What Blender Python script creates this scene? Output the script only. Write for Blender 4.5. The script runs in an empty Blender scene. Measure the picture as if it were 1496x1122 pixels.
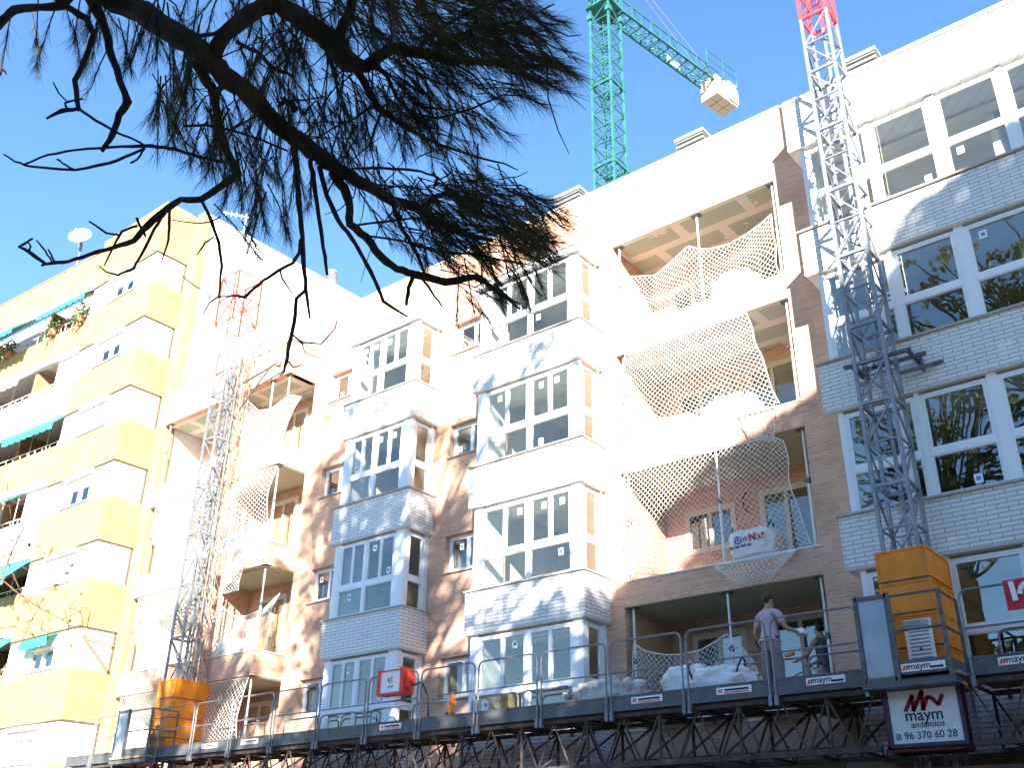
import bpy, math, random
from math import sin, cos, pi, radians, sqrt
from mathutils import Vector, Matrix, noise
random.seed(11)
R = random.uniform
scene = bpy.context.scene
col = scene.collection

# ------------------------------------------------------------------ camera
F, PT, RO, YA, CY, CZ = 1459.91, 0.461777, 0.016589, 0.87921, -17.5, 1.6
CAM = Vector((0, CY, CZ))
_h = Vector((-cos(YA), sin(YA), 0)); _z = Vector((0, 0, 1))
FW = _h*cos(PT) + _z*sin(PT)
_r = _h.cross(_z); _u = _r.cross(FW)
RT = _r*cos(RO) + _u*sin(RO); UP = -_r*sin(RO) + _u*cos(RO)
def ray(x, y):
    return (FW*F + RT*(x-748) - UP*(y-561)).normalized()
def P(x, y, Y=0.0):
    d = ray(x, y); return CAM + d*((Y-CAM.y)/d.y)
def PX(x, y, X):
    d = ray(x, y); return CAM + d*((X-CAM.x)/d.x)
def PZ(x, y, Z):
    d = ray(x, y); return CAM + d*((Z-CAM.z)/d.z)
def PD(x, y, dist):
    return CAM + ray(x, y)*dist
def toimg(p):
    v = Vector(p)-CAM; return 748+F*v.dot(RT)/v.dot(FW), 561-F*v.dot(UP)/v.dot(FW), v.dot(FW)
cd = bpy.data.cameras.new('camera'); cam = bpy.data.objects.new('camera', cd); col.objects.link(cam)
cam.matrix_world = Matrix(((RT.x, UP.x, -FW.x, 0), (RT.y, UP.y, -FW.y, CY), (RT.z, UP.z, -FW.z, CZ), (0, 0, 0, 1)))
cd.sensor_width = 36; cd.lens = 36*F/1496; cd.clip_end = 2000; cd.clip_start = 0.05
scene.camera = cam

# ------------------------------------------------------------------ materials
MATS = {}
def _new(name):
    m = bpy.data.materials.new(name); m.use_nodes = True
    nt = m.node_tree; b = nt.nodes['Principled BSDF']; MATS[name] = m
    return m, nt, b
def N(nt, t, **k):
    n = nt.nodes.new(t)
    for a, v in k.items(): setattr(n, a, v)
    return n
def mat(name, c, rough=0.7, metal=0.0, vary=0.12, scale=6.0, spec=0.4, c2=None, bump=0.0, grime=0.0):
    m, nt, b = _new(name)
    b.inputs['Roughness'].default_value = rough; b.inputs['Metallic'].default_value = metal
    b.inputs['Specular IOR Level'].default_value = spec
    tc = N(nt, 'ShaderNodeTexCoord'); ns = N(nt, 'ShaderNodeTexNoise'); ns.inputs['Scale'].default_value = scale
    ns.inputs['Detail'].default_value = 5; nt.links.new(tc.outputs['Object'], ns.inputs['Vector'])
    cr = N(nt, 'ShaderNodeValToRGB')
    lo = [x*(1-vary) for x in c]; hi = [min(1, x*(1+vary)) for x in c] if c2 is None else list(c2)
    cr.color_ramp.elements[0].position = 0.32; cr.color_ramp.elements[1].position = 0.68
    cr.color_ramp.elements[0].color = (*lo, 1); cr.color_ramp.elements[1].color = (*hi, 1)
    nt.links.new(ns.outputs['Fac'], cr.inputs['Fac'])
    out = cr.outputs['Color']
    if grime:
        n2 = N(nt, 'ShaderNodeTexNoise'); n2.inputs['Scale'].default_value = 2.3; n2.inputs['Detail'].default_value = 8
        mp = N(nt, 'ShaderNodeMapping'); mp.inputs['Scale'].default_value = (3, 3, .5)
        nt.links.new(tc.outputs['Object'], mp.inputs['Vector']); nt.links.new(mp.outputs['Vector'], n2.inputs['Vector'])
        c2r = N(nt, 'ShaderNodeValToRGB'); c2r.color_ramp.elements[0].position = .52; c2r.color_ramp.elements[1].position = .75
        mx = N(nt, 'ShaderNodeMix', data_type='RGBA'); mx.inputs['B'].default_value = (.16, .14, .12, 1)
        mlt = N(nt, 'ShaderNodeMath', operation='MULTIPLY'); mlt.inputs[1].default_value = grime
        nt.links.new(n2.outputs['Fac'], c2r.inputs['Fac']); nt.links.new(c2r.outputs['Color'], mlt.inputs[0])
        nt.links.new(mlt.outputs[0], mx.inputs['Factor']); nt.links.new(out, mx.inputs['A']); out = mx.outputs['Result']
    nt.links.new(out, b.inputs['Base Color'])
    if bump:
        bp = N(nt, 'ShaderNodeBump'); bp.inputs['Strength'].default_value = bump; bp.inputs['Distance'].default_value = .02
        n3 = N(nt, 'ShaderNodeTexNoise'); n3.inputs['Scale'].default_value = scale*4
        nt.links.new(tc.outputs['Object'], n3.inputs['Vector']); nt.links.new(n3.outputs['Fac'], bp.inputs['Height'])
        nt.links.new(bp.outputs['Normal'], b.inputs['Normal'])
    return m
def brick(name, c1, c2, mortar, bw, bh, ms=0.012, rough=0.75, spec=.3, vary=.15):
    m, nt, b = _new(name)
    b.inputs['Roughness'].default_value = rough; b.inputs['Specular IOR Level'].default_value = spec
    g = N(nt, 'ShaderNodeNewGeometry'); s = N(nt, 'ShaderNodeSeparateXYZ'); nt.links.new(g.outputs['Position'], s.inputs[0])
    ad = N(nt, 'ShaderNodeMath', operation='ADD'); nt.links.new(s.outputs['X'], ad.inputs[0]); nt.links.new(s.outputs['Y'], ad.inputs[1])
    cb = N(nt, 'ShaderNodeCombineXYZ'); nt.links.new(ad.outputs[0], cb.inputs['X']); nt.links.new(s.outputs['Z'], cb.inputs['Y'])
    bt = N(nt, 'ShaderNodeTexBrick'); nt.links.new(cb.outputs[0], bt.inputs['Vector'])
    bt.inputs['Color1'].default_value = (*c1, 1); bt.inputs['Color2'].default_value = (*c2, 1); bt.inputs['Mortar'].default_value = (*mortar, 1)
    bt.inputs['Scale'].default_value = 1; bt.inputs['Mortar Size'].default_value = ms; bt.inputs['Mortar Smooth'].default_value = .3
    bt.inputs['Brick Width'].default_value = bw; bt.inputs['Row Height'].default_value = bh; bt.inputs['Bias'].default_value = 0
    ns = N(nt, 'ShaderNodeTexNoise'); ns.inputs['Scale'].default_value = 1.3; ns.inputs['Detail'].default_value = 6
    nt.links.new(g.outputs['Position'], ns.inputs['Vector'])
    mr = N(nt, 'ShaderNodeMapRange'); mr.inputs['From Min'].default_value = .3; mr.inputs['From Max'].default_value = .7
    mr.inputs['To Min'].default_value = 1-vary; mr.inputs['To Max'].default_value = 1+vary
    nt.links.new(ns.outputs['Fac'], mr.inputs['Value'])
    mx = N(nt, 'ShaderNodeVectorMath', operation='SCALE'); nt.links.new(bt.outputs['Color'], mx.inputs[0]); nt.links.new(mr.outputs[0], mx.inputs['Scale'])
    nt.links.new(mx.outputs[0], b.inputs['Base Color'])
    bp = N(nt, 'ShaderNodeBump'); bp.inputs['Strength'].default_value = .6; bp.inputs['Distance'].default_value = .008; bp.invert = True
    nt.links.new(bt.outputs['Fac'], bp.inputs['Height']); nt.links.new(bp.outputs['Normal'], b.inputs['Normal'])
    return m
def glassmat(name, tint, refl):
    m, nt, b = _new(name); nt.nodes.remove(b)
    o = nt.nodes['Material Output']
    tr = N(nt, 'ShaderNodeBsdfTransparent'); tr.inputs['Color'].default_value = (*tint, 1)
    gl = N(nt, 'ShaderNodeBsdfGlossy'); gl.inputs['Roughness'].default_value = 0.0; gl.inputs['Color'].default_value = (.92, .97, 1, 1)
    lw = N(nt, 'ShaderNodeLayerWeight'); lw.inputs['Blend'].default_value = .5
    fr = N(nt, 'ShaderNodeMath', operation='POWER'); fr.inputs[1].default_value = 4.0; nt.links.new(lw.outputs['Facing'], fr.inputs[0])
    mr = N(nt, 'ShaderNodeMapRange'); mr.inputs['To Min'].default_value = refl; mr.inputs['To Max'].default_value = 1
    nt.links.new(fr.outputs[0], mr.inputs['Value'])
    # slight waviness of the panes
    ns = N(nt, 'ShaderNodeTexNoise'); ns.inputs['Scale'].default_value = 1.6; ns.inputs['Detail'].default_value = 1
    g = N(nt, 'ShaderNodeNewGeometry'); nt.links.new(g.outputs['Position'], ns.inputs['Vector'])
    bp = N(nt, 'ShaderNodeBump'); bp.inputs['Strength'].default_value = .25; bp.inputs['Distance'].default_value = .01
    nt.links.new(ns.outputs['Fac'], bp.inputs['Height']); nt.links.new(bp.outputs['Normal'], gl.inputs['Normal'])
    mx = N(nt, 'ShaderNodeMixShader'); nt.links.new(mr.outputs[0], mx.inputs[0]); nt.links.new(tr.outputs[0], mx.inputs[1]); nt.links.new(gl.outputs[0], mx.inputs[2])
    nt.links.new(mx.outputs[0], o.inputs['Surface'])
    return m
def boardmat(name):
    # plasterboard ceiling: grey-green boards, cream filled joints and filled screw spots
    m, nt, b = _new(name); b.inputs['Roughness'].default_value = .9
    g = N(nt, 'ShaderNodeNewGeometry')
    bt = N(nt, 'ShaderNodeTexBrick'); nt.links.new(g.outputs['Position'], bt.inputs['Vector'])
    bt.inputs['Scale'].default_value = 1; bt.inputs['Brick Width'].default_value = 1.75; bt.inputs['Row Height'].default_value = .78
    bt.inputs['Mortar Size'].default_value = .13; bt.inputs['Mortar Smooth'].default_value = .12
    bt.inputs['Color1'].default_value = (.37, .41, .34, 1); bt.inputs['Color2'].default_value = (.41, .45, .37, 1); bt.inputs['Mortar'].default_value = (.64, .62, .54, 1)
    ns = N(nt, 'ShaderNodeTexNoise'); ns.inputs['Scale'].default_value = 3.1; ns.inputs['Detail'].default_value = 2
    nt.links.new(g.outputs['Position'], ns.inputs['Vector'])
    cr = N(nt, 'ShaderNodeValToRGB'); cr.color_ramp.elements[0].position = .66; cr.color_ramp.elements[1].position = .69
    nt.links.new(ns.outputs['Fac'], cr.inputs['Fac'])
    mx = N(nt, 'ShaderNodeMix', data_type='RGBA'); mx.inputs['B'].default_value = (.66, .6, .47, 1)
    nt.links.new(cr.outputs['Color'], mx.inputs['Factor']); nt.links.new(bt.outputs['Color'], mx.inputs['A'])
    nt.links.new(mx.outputs['Result'], b.inputs['Base Color'])
    return m

brick('pink_brick', (.66, .39, .26), (.56, .305, .195), (.59, .41, .30), .26, .075)
brick('white_brick', (.74, .72, .69), (.69, .67, .65), (.30, .31, .33), .34, .078, ms=.009, rough=.4, spec=.5, vary=.04)
brick('yellow_brick', (.48, .315, .15), (.39, .235, .10), (.30, .20, .095), .26, .08, ms=.015, vary=.12)
brick('dark_brick', (.16, .085, .055), (.12, .065, .04), (.14, .10, .08), .26, .07, ms=.011)
brick('orange_brick', (.50, .22, .10), (.42, .17, .07), (.40, .25, .15), .26, .07, ms=.011)
mat('white_paint', (.80, .80, .78), .7, vary=.05, grime=.1)
mat('white_frame', (.76, .78, .80), .35, vary=.03, spec=.5)
mat('cream_frame', (.62, .55, .42), .5, vary=.05)
mat('stone_sill', (.42, .36, .32), .5, vary=.1)
mat('soffit_white', (.74, .73, .68), .8, vary=.05)
mat('rooms', (.72, .67, .49), .9, vary=.12, scale=1.5)
mat('floor_screed', (.34, .32, .29), .95, vary=.15)
mat('roof_grey', (.5, .5, .5), .8, vary=.1)
mat('vent_metal', (.30, .29, .27), .45, metal=.4, vary=.08)
boardmat('plasterboard')
mat('green_board', (.42, .42, .29), .9, vary=.08, scale=1.2)
glassmat('glass', (.93, .95, .92), .085)
mat('sticker_white', (.82, .82, .8), .5, vary=.02)
mat('sticker_blue', (.12, .22, .5), .5, vary=.02)
mat('rail_steel', (.22, .23, .25), .45, metal=.5, vary=.2, scale=9, grime=.35)
mat('steel', (.24, .255, .275), .45, metal=.5, vary=.18, scale=9, grime=.35)
mat('dark_steel', (.13, .125, .13), .6, metal=.4, vary=.3, scale=9)
mat('rusty_steel', (.085, .065, .058), .75, metal=.2, vary=.4, scale=9)
mat('hoist_brown', (.27, .19, .14), .7, vary=.3, scale=9)
mat('prop_steel', (.72, .73, .70), .5, metal=.2, vary=.12, scale=12, grime=.3)
mat('toe_steel', (.11, .112, .115), .5, metal=.3, vary=.2, scale=5, grime=.4)
mat('gate_panel', (.36, .40, .45), .4, metal=.25, vary=.12, scale=4, grime=.25)
mat('deck_dark', (.07, .055, .045), .9, vary=.3, scale=6)
mat('deck_wood', (.26, .20, .14), .85, vary=.3, scale=8)
mat('safety_yellow', (.78, .23, .006), .5, vary=.12, scale=4, grime=.3)
mat('mast_red', (.62, .05, .06), .5, vary=.1)
mat('mast_orange', (.34, .055, .02), .55, vary=.12)
mat('box_red', (.75, .06, .03), .45, vary=.05)
mat('banner_red', (.58, .03, .05), .7, vary=.06)
mat('print_dark', (.02, .02, .03), .6, vary=.05)
mat('print_blue', (.05, .09, .30), .6, vary=.05)
mat('print_red', (.65, .05, .04), .6, vary=.05)
mat('logo_red', (.40, .02, .02), .5, vary=.05)
mat('sign_face', (.66, .68, .70), .35, vary=.05, scale=3)
mat('sign_frame', (.035, .04, .06), .5)
mat('frame_maroon', (.12, .02, .025), .6, vary=.2)
mat('crane_green', (.012, .105, .10), .5, vary=.12, scale=3, c2=(.032, .135, .13))
mat('ballast', (.56, .47, .36), .9, vary=.1)
mat('crane_white', (.78, .78, .76), .6, vary=.04)
mat('rope_white', (.72, .70, .64), .85, vary=.06)
mat('bag_white', (.80, .80, .80), .6, vary=.05, bump=.3)
mat('bag_strap', (.03, .04, .09), .8)
mat('film_wrap', (.50, .49, .46), .35, vary=.15, bump=.5)
mat('awning_green', (.03, .42, .36), .8, vary=.08)
mat('awning_white', (.74, .73, .70), .8, vary=.05)
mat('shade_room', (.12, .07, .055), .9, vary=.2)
mat('terracotta', (.45, .16, .08), .8, vary=.15)
mat('leaf_green', (.06, .11, .035), .6, vary=.35, c2=(.15, .19, .06))
mat('rail_white', (.72, .72, .7), .5)
mat('dish_white', (.8, .8, .8), .4, vary=.02)
mat('drip_brown', (.10, .05, .03), .7)
mat('pipe_metal', (.14, .08, .04), .6)
mat('bark', (.026, .018, .015), .95, vary=.35, scale=14, bump=.8)
mat('pine_needle', (.020, .030, .012), .7, vary=.3, scale=2, c2=(.075, .075, .026), spec=.2)
m_ = mat('crown_leaf', (.05, .075, .022), .65, vary=.35, scale=1.2, c2=(.11, .125, .04))
_nt = m_.node_tree; _b = _nt.nodes['Principled BSDF']; _t = _nt.nodes.new('ShaderNodeBsdfTranslucent'); _x = _nt.nodes.new('ShaderNodeMixShader'); _x.inputs[0].default_value = .45
_t.inputs['Color'].default_value = (.16, .17, .05, 1)
_nt.links.new(_b.outputs[0], _x.inputs[1]); _nt.links.new(_t.outputs[0], _x.inputs[2]); _nt.links.new(_x.outputs[0], _nt.nodes['Material Output'].inputs['Surface'])
mat('dry_leaf', (.28, .14, .025), .7, vary=.3)
mat('twig', (.16, .085, .05), .8, vary=.2)
mat('skin', (.42, .22, .15), .55, vary=.06)
mat('hair', (.018, .014, .012), .6)
mat('shirt_pink', (.46, .33, .40), .85, vary=.08, bump=.3)
mat('vest_dark', (.10, .09, .10), .85, vary=.1)
mat('trouser_grey', (.22, .19, .19), .85, vary=.15, bump=.3)
mat('shoe', (.05, .045, .04), .7)
mat('asphalt', (.17, .155, .135), .9, vary=.2, scale=20, bump=.3)
mat('pavement', (.42, .35, .27), .9, vary=.15, scale=8)
mat('earth', (.25, .21, .15), .95, vary=.2, scale=1)
mat('kerb_stone', (.36, .35, .33), .85, vary=.1)
mat('road_paint', (.75, .75, .73), .7, vary=.06)

# ------------------------------------------------------------------ mesh building
ROOTLOC = {}
class MB:
    def __init__(s): s.v = []; s.f = []; s.m = []; s.tf = None; s.smooth = False
    def add(s, vs, fs, mi=0):
        o = len(s.v)
        if s.tf: vs = [s.tf(Vector(p)) for p in vs]
        s.v += [tuple(p) for p in vs]
        s.f += [tuple(i+o for i in f) for f in fs]; s.m += [mi]*len(fs)
        return s
    def box(s, x0, x1, y0, y1, z0, z1, mi=0):
        if x0 > x1: x0, x1 = x1, x0
        if y0 > y1: y0, y1 = y1, y0
        if z0 > z1: z0, z1 = z1, z0
        return s.add([(x0,y0,z0),(x1,y0,z0),(x1,y1,z0),(x0,y1,z0),(x0,y0,z1),(x1,y0,z1),(x1,y1,z1),(x0,y1,z1)],
              [(0,3,2,1),(4,5,6,7),(0,1,5,4),(1,2,6,5),(2,3,7,6),(3,0,4,7)], mi)
    def quad(s, a, b, c, d, mi=0): return s.add([a, b, c, d], [(0,1,2,3)], mi)
    def slab(s, pts, n, t, mi=0):
        n = Vector(n).normalized()*t; k = len(pts)
        a = [Vector(p) for p in pts]; b = [p+n for p in a]
        return s.add(a+b, [tuple(range(k-1,-1,-1)), tuple(range(k,2*k))]+[(i,(i+1)%k,k+(i+1)%k,k+i) for i in range(k)], mi)
    def bar(s, p, q, w, h=None, mi=0, up=None):
        p = Vector(p); q = Vector(q); d = q-p
        if d.length < 1e-6: return s
        d.normalize(); u = Vector(up) if up else (Vector((0,0,1)) if abs(d.z) < .95 else Vector((1,0,0)))
        a = d.cross(u).normalized()*(w/2); b = a.cross(d).normalized()*((h or w)/2)
        vs = [p-a-b, p+a-b, p+a+b, p-a+b, q-a-b, q+a-b, q+a+b, q-a+b]
        return s.add(vs, [(0,3,2,1),(4,5,6,7),(0,1,5,4),(1,2,6,5),(2,3,7,6),(3,0,4,7)], mi)
    def tube(s, pts, r, n=6, mi=0, cap=True):
        pts = [Vector(p) for p in pts]
        rs = r if isinstance(r, (list, tuple)) else [r]*len(pts)
        vs = []; fs = []; prev = None
        for i, p in enumerate(pts):
            d = (pts[min(i+1, len(pts)-1)]-pts[max(i-1, 0)])
            d = d.normalized() if d.length > 1e-9 else Vector((0,0,1))
            if prev is None:
                u = Vector((0,0,1)) if abs(d.z) < .9 else Vector((1,0,0)); a = d.cross(u).normalized()
            else:
                a = (prev - d*prev.dot(d)); a = a.normalized() if a.length > 1e-6 else d.orthogonal().normalized()
            prev = a; b = d.cross(a)
            for k in range(n):
                t = 2*pi*k/n; vs.append(p+(a*cos(t)+b*sin(t))*rs[i])
        for i in range(len(pts)-1):
            for k in range(n):
                fs.append((i*n+k, i*n+(k+1)%n, (i+1)*n+(k+1)%n, (i+1)*n+k))
        if cap: fs += [tuple(range(n-1,-1,-1)), tuple((len(pts)-1)*n+k for k in range(n))]
        return s.add(vs, fs, mi)
    def blob(s, c, rx, ry, rz, nu=10, nv=7, mi=0, amp=0.0, sc=3.0, zmin=None, q=1.0):
        c = Vector(c); vs = []; fs = []
        for j in range(nv+1):
            ph = -pi/2+pi*j/nv
            for i in range(nu):
                th = 2*pi*i/nu
                d = Vector((cos(ph)*cos(th), cos(ph)*sin(th), sin(ph)))
                e = Vector([math.copysign(abs(t)**q, t) for t in d])
                k = 1+amp*noise.noise(d*sc+c*1.7)
                p = Vector((e.x*rx, e.y*ry, e.z*rz))*k
                if zmin is not None: p.z = max(p.z, zmin)
                vs.append(c+p)
        for j in range(nv):
            for i in range(nu):
                fs.append((j*nu+i, j*nu+(i+1)%nu, (j+1)*nu+(i+1)%nu, (j+1)*nu+i))
        return s.add(vs, fs, mi)
    def build(s, name, mats, parent=None, smooth=False):
        if isinstance(mats, str): mats = [mats]
        me = bpy.data.meshes.new(name)
        off = ROOTLOC.get(parent.name, Vector()) if parent else Vector()
        me.from_pydata([(a-off.x, b-off.y, c-off.z) for a, b, c in s.v], [], s.f)
        for m in mats: me.materials.append(MATS[m])
        me.polygons.foreach_set('material_index', s.m)
        if smooth or s.smooth: me.polygons.foreach_set('use_smooth', [True]*len(s.f))
        me.validate(); me.update()
        o = bpy.data.objects.new(name, me); col.objects.link(o)
        if parent: o.parent = parent; ROOTLOC[o.name] = off
        return o
def tag(o, label=None, cat=None, group=None, kind=None):
    if label: o['label'] = label
    if cat: o['category'] = cat
    if group: o['group'] = group
    if kind: o['kind'] = kind
    return o
def thing(name, label, cat, loc, group=None):
    o = bpy.data.objects.new(name, None); col.objects.link(o); o.location = loc
    o.empty_display_size = .2
    ROOTLOC[o.name] = Vector(loc); return tag(o, label, cat, group)
def solo(mb, name, mats, label, cat, loc, group=None, smooth=False):
    # a thing that is a single mesh: origin at its base
    loc = Vector(loc); s = MB(); s.v = [tuple(Vector(p)-loc) for p in mb.v]; s.f = mb.f; s.m = mb.m
    o = s.build(name, mats, None, smooth); o.location = loc; return tag(o, label, cat, group)
def gridwall(mb, axis, c0, c1, us, vs, holes, mi=0):
    # a solid wall sheet between planes c0,c1 (axis 'y' or 'x'), with rectangular holes (u0,u1,v0,v1)
    U = sorted({us[0], us[1]} | {h for q in holes for h in q[:2] if us[0] < h < us[1]})
    V = sorted({vs[0], vs[1]} | {h for q in holes for h in q[2:] if vs[0] < h < vs[1]})
    def solid(i, j):
        if not (0 <= i < len(U)-1 and 0 <= j < len(V)-1): return False
        u = (U[i]+U[i+1])/2; v = (V[j]+V[j+1])/2
        return not any(a < u < b and c < v < d for a, b, c, d in holes)
    def pt(u, v, c): return (u, c, v) if axis == 'y' else (c, u, v)
    for i in range(len(U)-1):
        for j in range(len(V)-1):
            if not solid(i, j): continue
            a, b, c, d = U[i], U[i+1], V[j], V[j+1]
            mb.quad(pt(a,c,c0), pt(b,c,c0), pt(b,d,c0), pt(a,d,c0), mi); mb.quad(pt(a,c,c1), pt(a,d,c1), pt(b,d,c1), pt(b,c,c1), mi)
            if not solid(i-1, j): mb.quad(pt(a,c,c0), pt(a,d,c0), pt(a,d,c1), pt(a,c,c1), mi)
            if not solid(i+1, j): mb.quad(pt(b,c,c0), pt(b,c,c1), pt(b,d,c1), pt(b,d,c0), mi)
            if not solid(i, j-1): mb.quad(pt(a,c,c0), pt(a,c,c1), pt(b,c,c1), pt(b,c,c0), mi)
            if not solid(i, j+1): mb.quad(pt(a,d,c0), pt(b,d,c0), pt(b,d,c1), pt(a,d,c1), mi)
_text_cache = {}
def text(mb, string, origin, u, v, size, mi=0, shear=0.0, bold=0.0, align='CENTER', lift=.004):
    # lettering laid on a surface: u = reading direction, v = up direction
    key = (string, shear, bold, align)
    if key not in _text_cache:
        cu = bpy.data.curves.new('lettering', 'FONT'); cu.body = string; cu.size = 1; cu.align_x = align; cu.shear = shear
        cu.offset = bold; cu.resolution_u = 3; cu.extrude = 0.0
        ob = bpy.data.objects.new('lettering', cu); col.objects.link(ob)
        dg = bpy.context.evaluated_depsgraph_get(); me = bpy.data.meshes.new_from_object(ob.evaluated_get(dg))
        _text_cache[key] = ([tuple(p.co) for p in me.vertices], [tuple(p.vertices) for p in me.polygons])
        bpy.data.objects.remove(ob); bpy.data.curves.remove(cu); bpy.data.meshes.remove(me)
    vs, fs = _text_cache[key]
    u = Vector(u).normalized(); v = Vector(v).normalized(); n = u.cross(v); o = Vector(origin)
    mb.add([o+u*(p[0]*size)+v*(p[1]*size)+n*lift for p in vs], fs, mi)

# ------------------------------------------------------------------ light, sky, colour
SUN = Vector((.72, -.95, .52)).normalized()
w = bpy.data.worlds.new('World'); scene.world = w; w.use_nodes = True
nt = w.node_tree; bg = nt.nodes['Background']
sk = nt.nodes.new('ShaderNodeTexSky'); sk.sky_type = 'NISHITA'; sk.sun_disc = False
sk.sun_elevation = math.asin(SUN.z); sk.sun_rotation = math.atan2(SUN.x, SUN.y)
sk.air_density = 1.0; sk.dust_density = .05; sk.ozone_density = 3.0; sk.altitude = 20
hs_ = nt.nodes.new('ShaderNodeHueSaturation'); hs_.inputs['Saturation'].default_value = 1.12; nt.links.new(sk.outputs[0], hs_.inputs['Color']); nt.links.new(hs_.outputs[0], bg.inputs['Color']); bg.inputs['Strength'].default_value = .083
sl = bpy.data.lights.new('sun', 'SUN'); so = bpy.data.objects.new('sun', sl); col.objects.link(so)
sl.energy = 5; sl.angle = radians(.5); sl.color = (1, .95, .87)
so.rotation_euler = (-SUN).to_track_quat('-Z', 'Y').to_euler(); so.location = (30, -60, 40)
scene.view_settings.view_transform = 'Standard'; scene.view_settings.look = 'None'
scene.view_settings.gamma = 1; scene.view_settings.use_curve_mapping = False
scene.view_settings.exposure = 2.38
scene.cycles.max_bounces = 8; scene.cycles.transparent_max_bounces = 12; scene.cycles.sample_clamp_indirect = 6

# ------------------------------------------------------------------ ground
def setting(name, mb, m): return tag(mb.build(name, m), kind='structure')
b = MB(); b.quad((-600,-600,0), (600,-600,0), (600,600,0), (-600,600,0)); setting('ground', b, 'earth')
b = MB(); b.box(-80, 60, -15.2, -3.6, -.05, .012); setting('road', b, 'asphalt')
b = MB(); b.box(-80, 60, -3.45, -.01, -.04, .135); b.box(-80, 60, -26, -15.35, -.04, .135); setting('pavement', b, 'pavement')
b = MB(); b.box(-80, 60, -3.6, -3.45, -.04, .14); b.box(-80, 60, -15.35, -15.2, -.04, .14); setting('kerb', b, 'kerb_stone')
b = MB()
for i in range(22): b.box(-70+i*6, -67+i*6, -9.47, -9.33, .0, .016)
setting('lane_marking', b, 'road_paint')

# ------------------------------------------------------------------ the apartment building under construction
ROOF = 17.65
APT = thing('apartment_building', 'pink and white brick apartment block still under construction, with bay windows and netted balconies', 'building', (-13, 0, 0))
SILL = [13.46, 10.44, 7.43, 4.42]; LOW = [12.40, 9.39, 6.43, 3.40]
LX0, LX1 = -11.34, -7.0                       # open balconies between the second bay and the right bay
CEIL = [15.74, 12.68, 9.72, 6.74]; CURB = [13.27, 10.27, 7.27, 4.27]
BX0, BX1 = -28.95, -22.4                      # projecting balconies beside the yellow brick building
bCEIL = [15.32, 12.33, 9.33, 6.33]; bCURB = [13.0, 10.0, 7.0, 4.0]
bays = [(-19.8, -17.0), (-14.97, -11.68)]
holes = [(LX0, LX1, CURB[k], CEIL[k]) for k in range(4)] + [(LX0, LX1, 1.3, 3.74)]
smallwin = [(-21.62, -20.35), (-16.56, -15.3)]; SW = [(14.44, 15.36), (11.39, 12.30), (8.33, 9.28), (5.33, 6.28)]
for a, c in smallwin: holes += [(a, c, z0, z1) for z0, z1 in SW]
for a, c in bays: holes += [(a+.15, c-.15, s, s+1.98) for s in SILL]
HX0, HX1 = -6.22, 4.0
holes += [(HX0+.3, HX1, s, s+1.98) for s in SILL]
b = MB(); gridwall(b, 'y', 0, .28, (BX1, HX1), (0, ROOF), holes); b.build('wall', 'pink_brick', APT)
b = MB(); b.box(BX1-.02, HX1, -.03, .32, ROOF, ROOF+.05); b.build('roof_coping', 'white_paint', APT)
for a, c in bays+[(HX0+.15, HX1+.15)]:
    for s_ in SILL:
        b = MB(); b.box(a+.151, c-.151, -.0005, .286, s_+1.956, s_+1.979); b.build('lintel_lining', 'rooms', APT)
# attic set back over the left balconies, roof slab and back
b = MB(); b.box(BX0, BX1-.01, 1.6, 1.9, 15.6, ROOF); b.build('attic_wall', 'white_paint', APT)
rf = MB(); rf.box(BX0, HX1, 1.95, 12, ROOF-.35, ROOF-.05); rf.box(BX1, HX1, .3, 1.94, ROOF-.35, ROOF-.05); rf = rf.build('roof', 'roof_grey', APT)
for x0, x1 in ((-13.85, -13.0), (-9.9, -9.1), (-5.3, -4.6)):
    v = MB()
    v.box(x0+.06, x1-.06, 1.06, 1.74, ROOF-.05, 19.0)
    for k in range(7): v.box(x0, x1, 1.0, 1.8, ROOF+.35+k*.15, ROOF+.42+k*.15)
    v.box(x0-.03, x1+.03, .97, 1.83, 18.95, 19.06); v.build('chimney_vent', 'vent_metal', rf)
# interior: slabs, back wall and partitions, seen through the panes
b = MB()
for z in (15.8, 12.75, 9.75, 6.78, 3.78):
    for x0, x1 in ((BX1+.05, LX0-.32), (LX1+.32, HX1)):
        b.box(x0, x1, .29, 5.9, z, z+.28)
for z in (15.8, 12.75, 9.75, 6.78, 3.78): b.box(LX0-.29, LX1+.29, 2.2, 5.9, z, z+.28)
b.box(BX1, HX1, 5.92, 6.1, 0, ROOF-.4)
for x in (BX1+.02, -20.0, -16.8, -15.1, LX0-.3, LX1+.14, -2.6, HX1-.2): b.box(x, x+.14, .3, 5.9, 0, ROOF-.4)
b.build('interior', 'rooms', APT)

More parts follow.
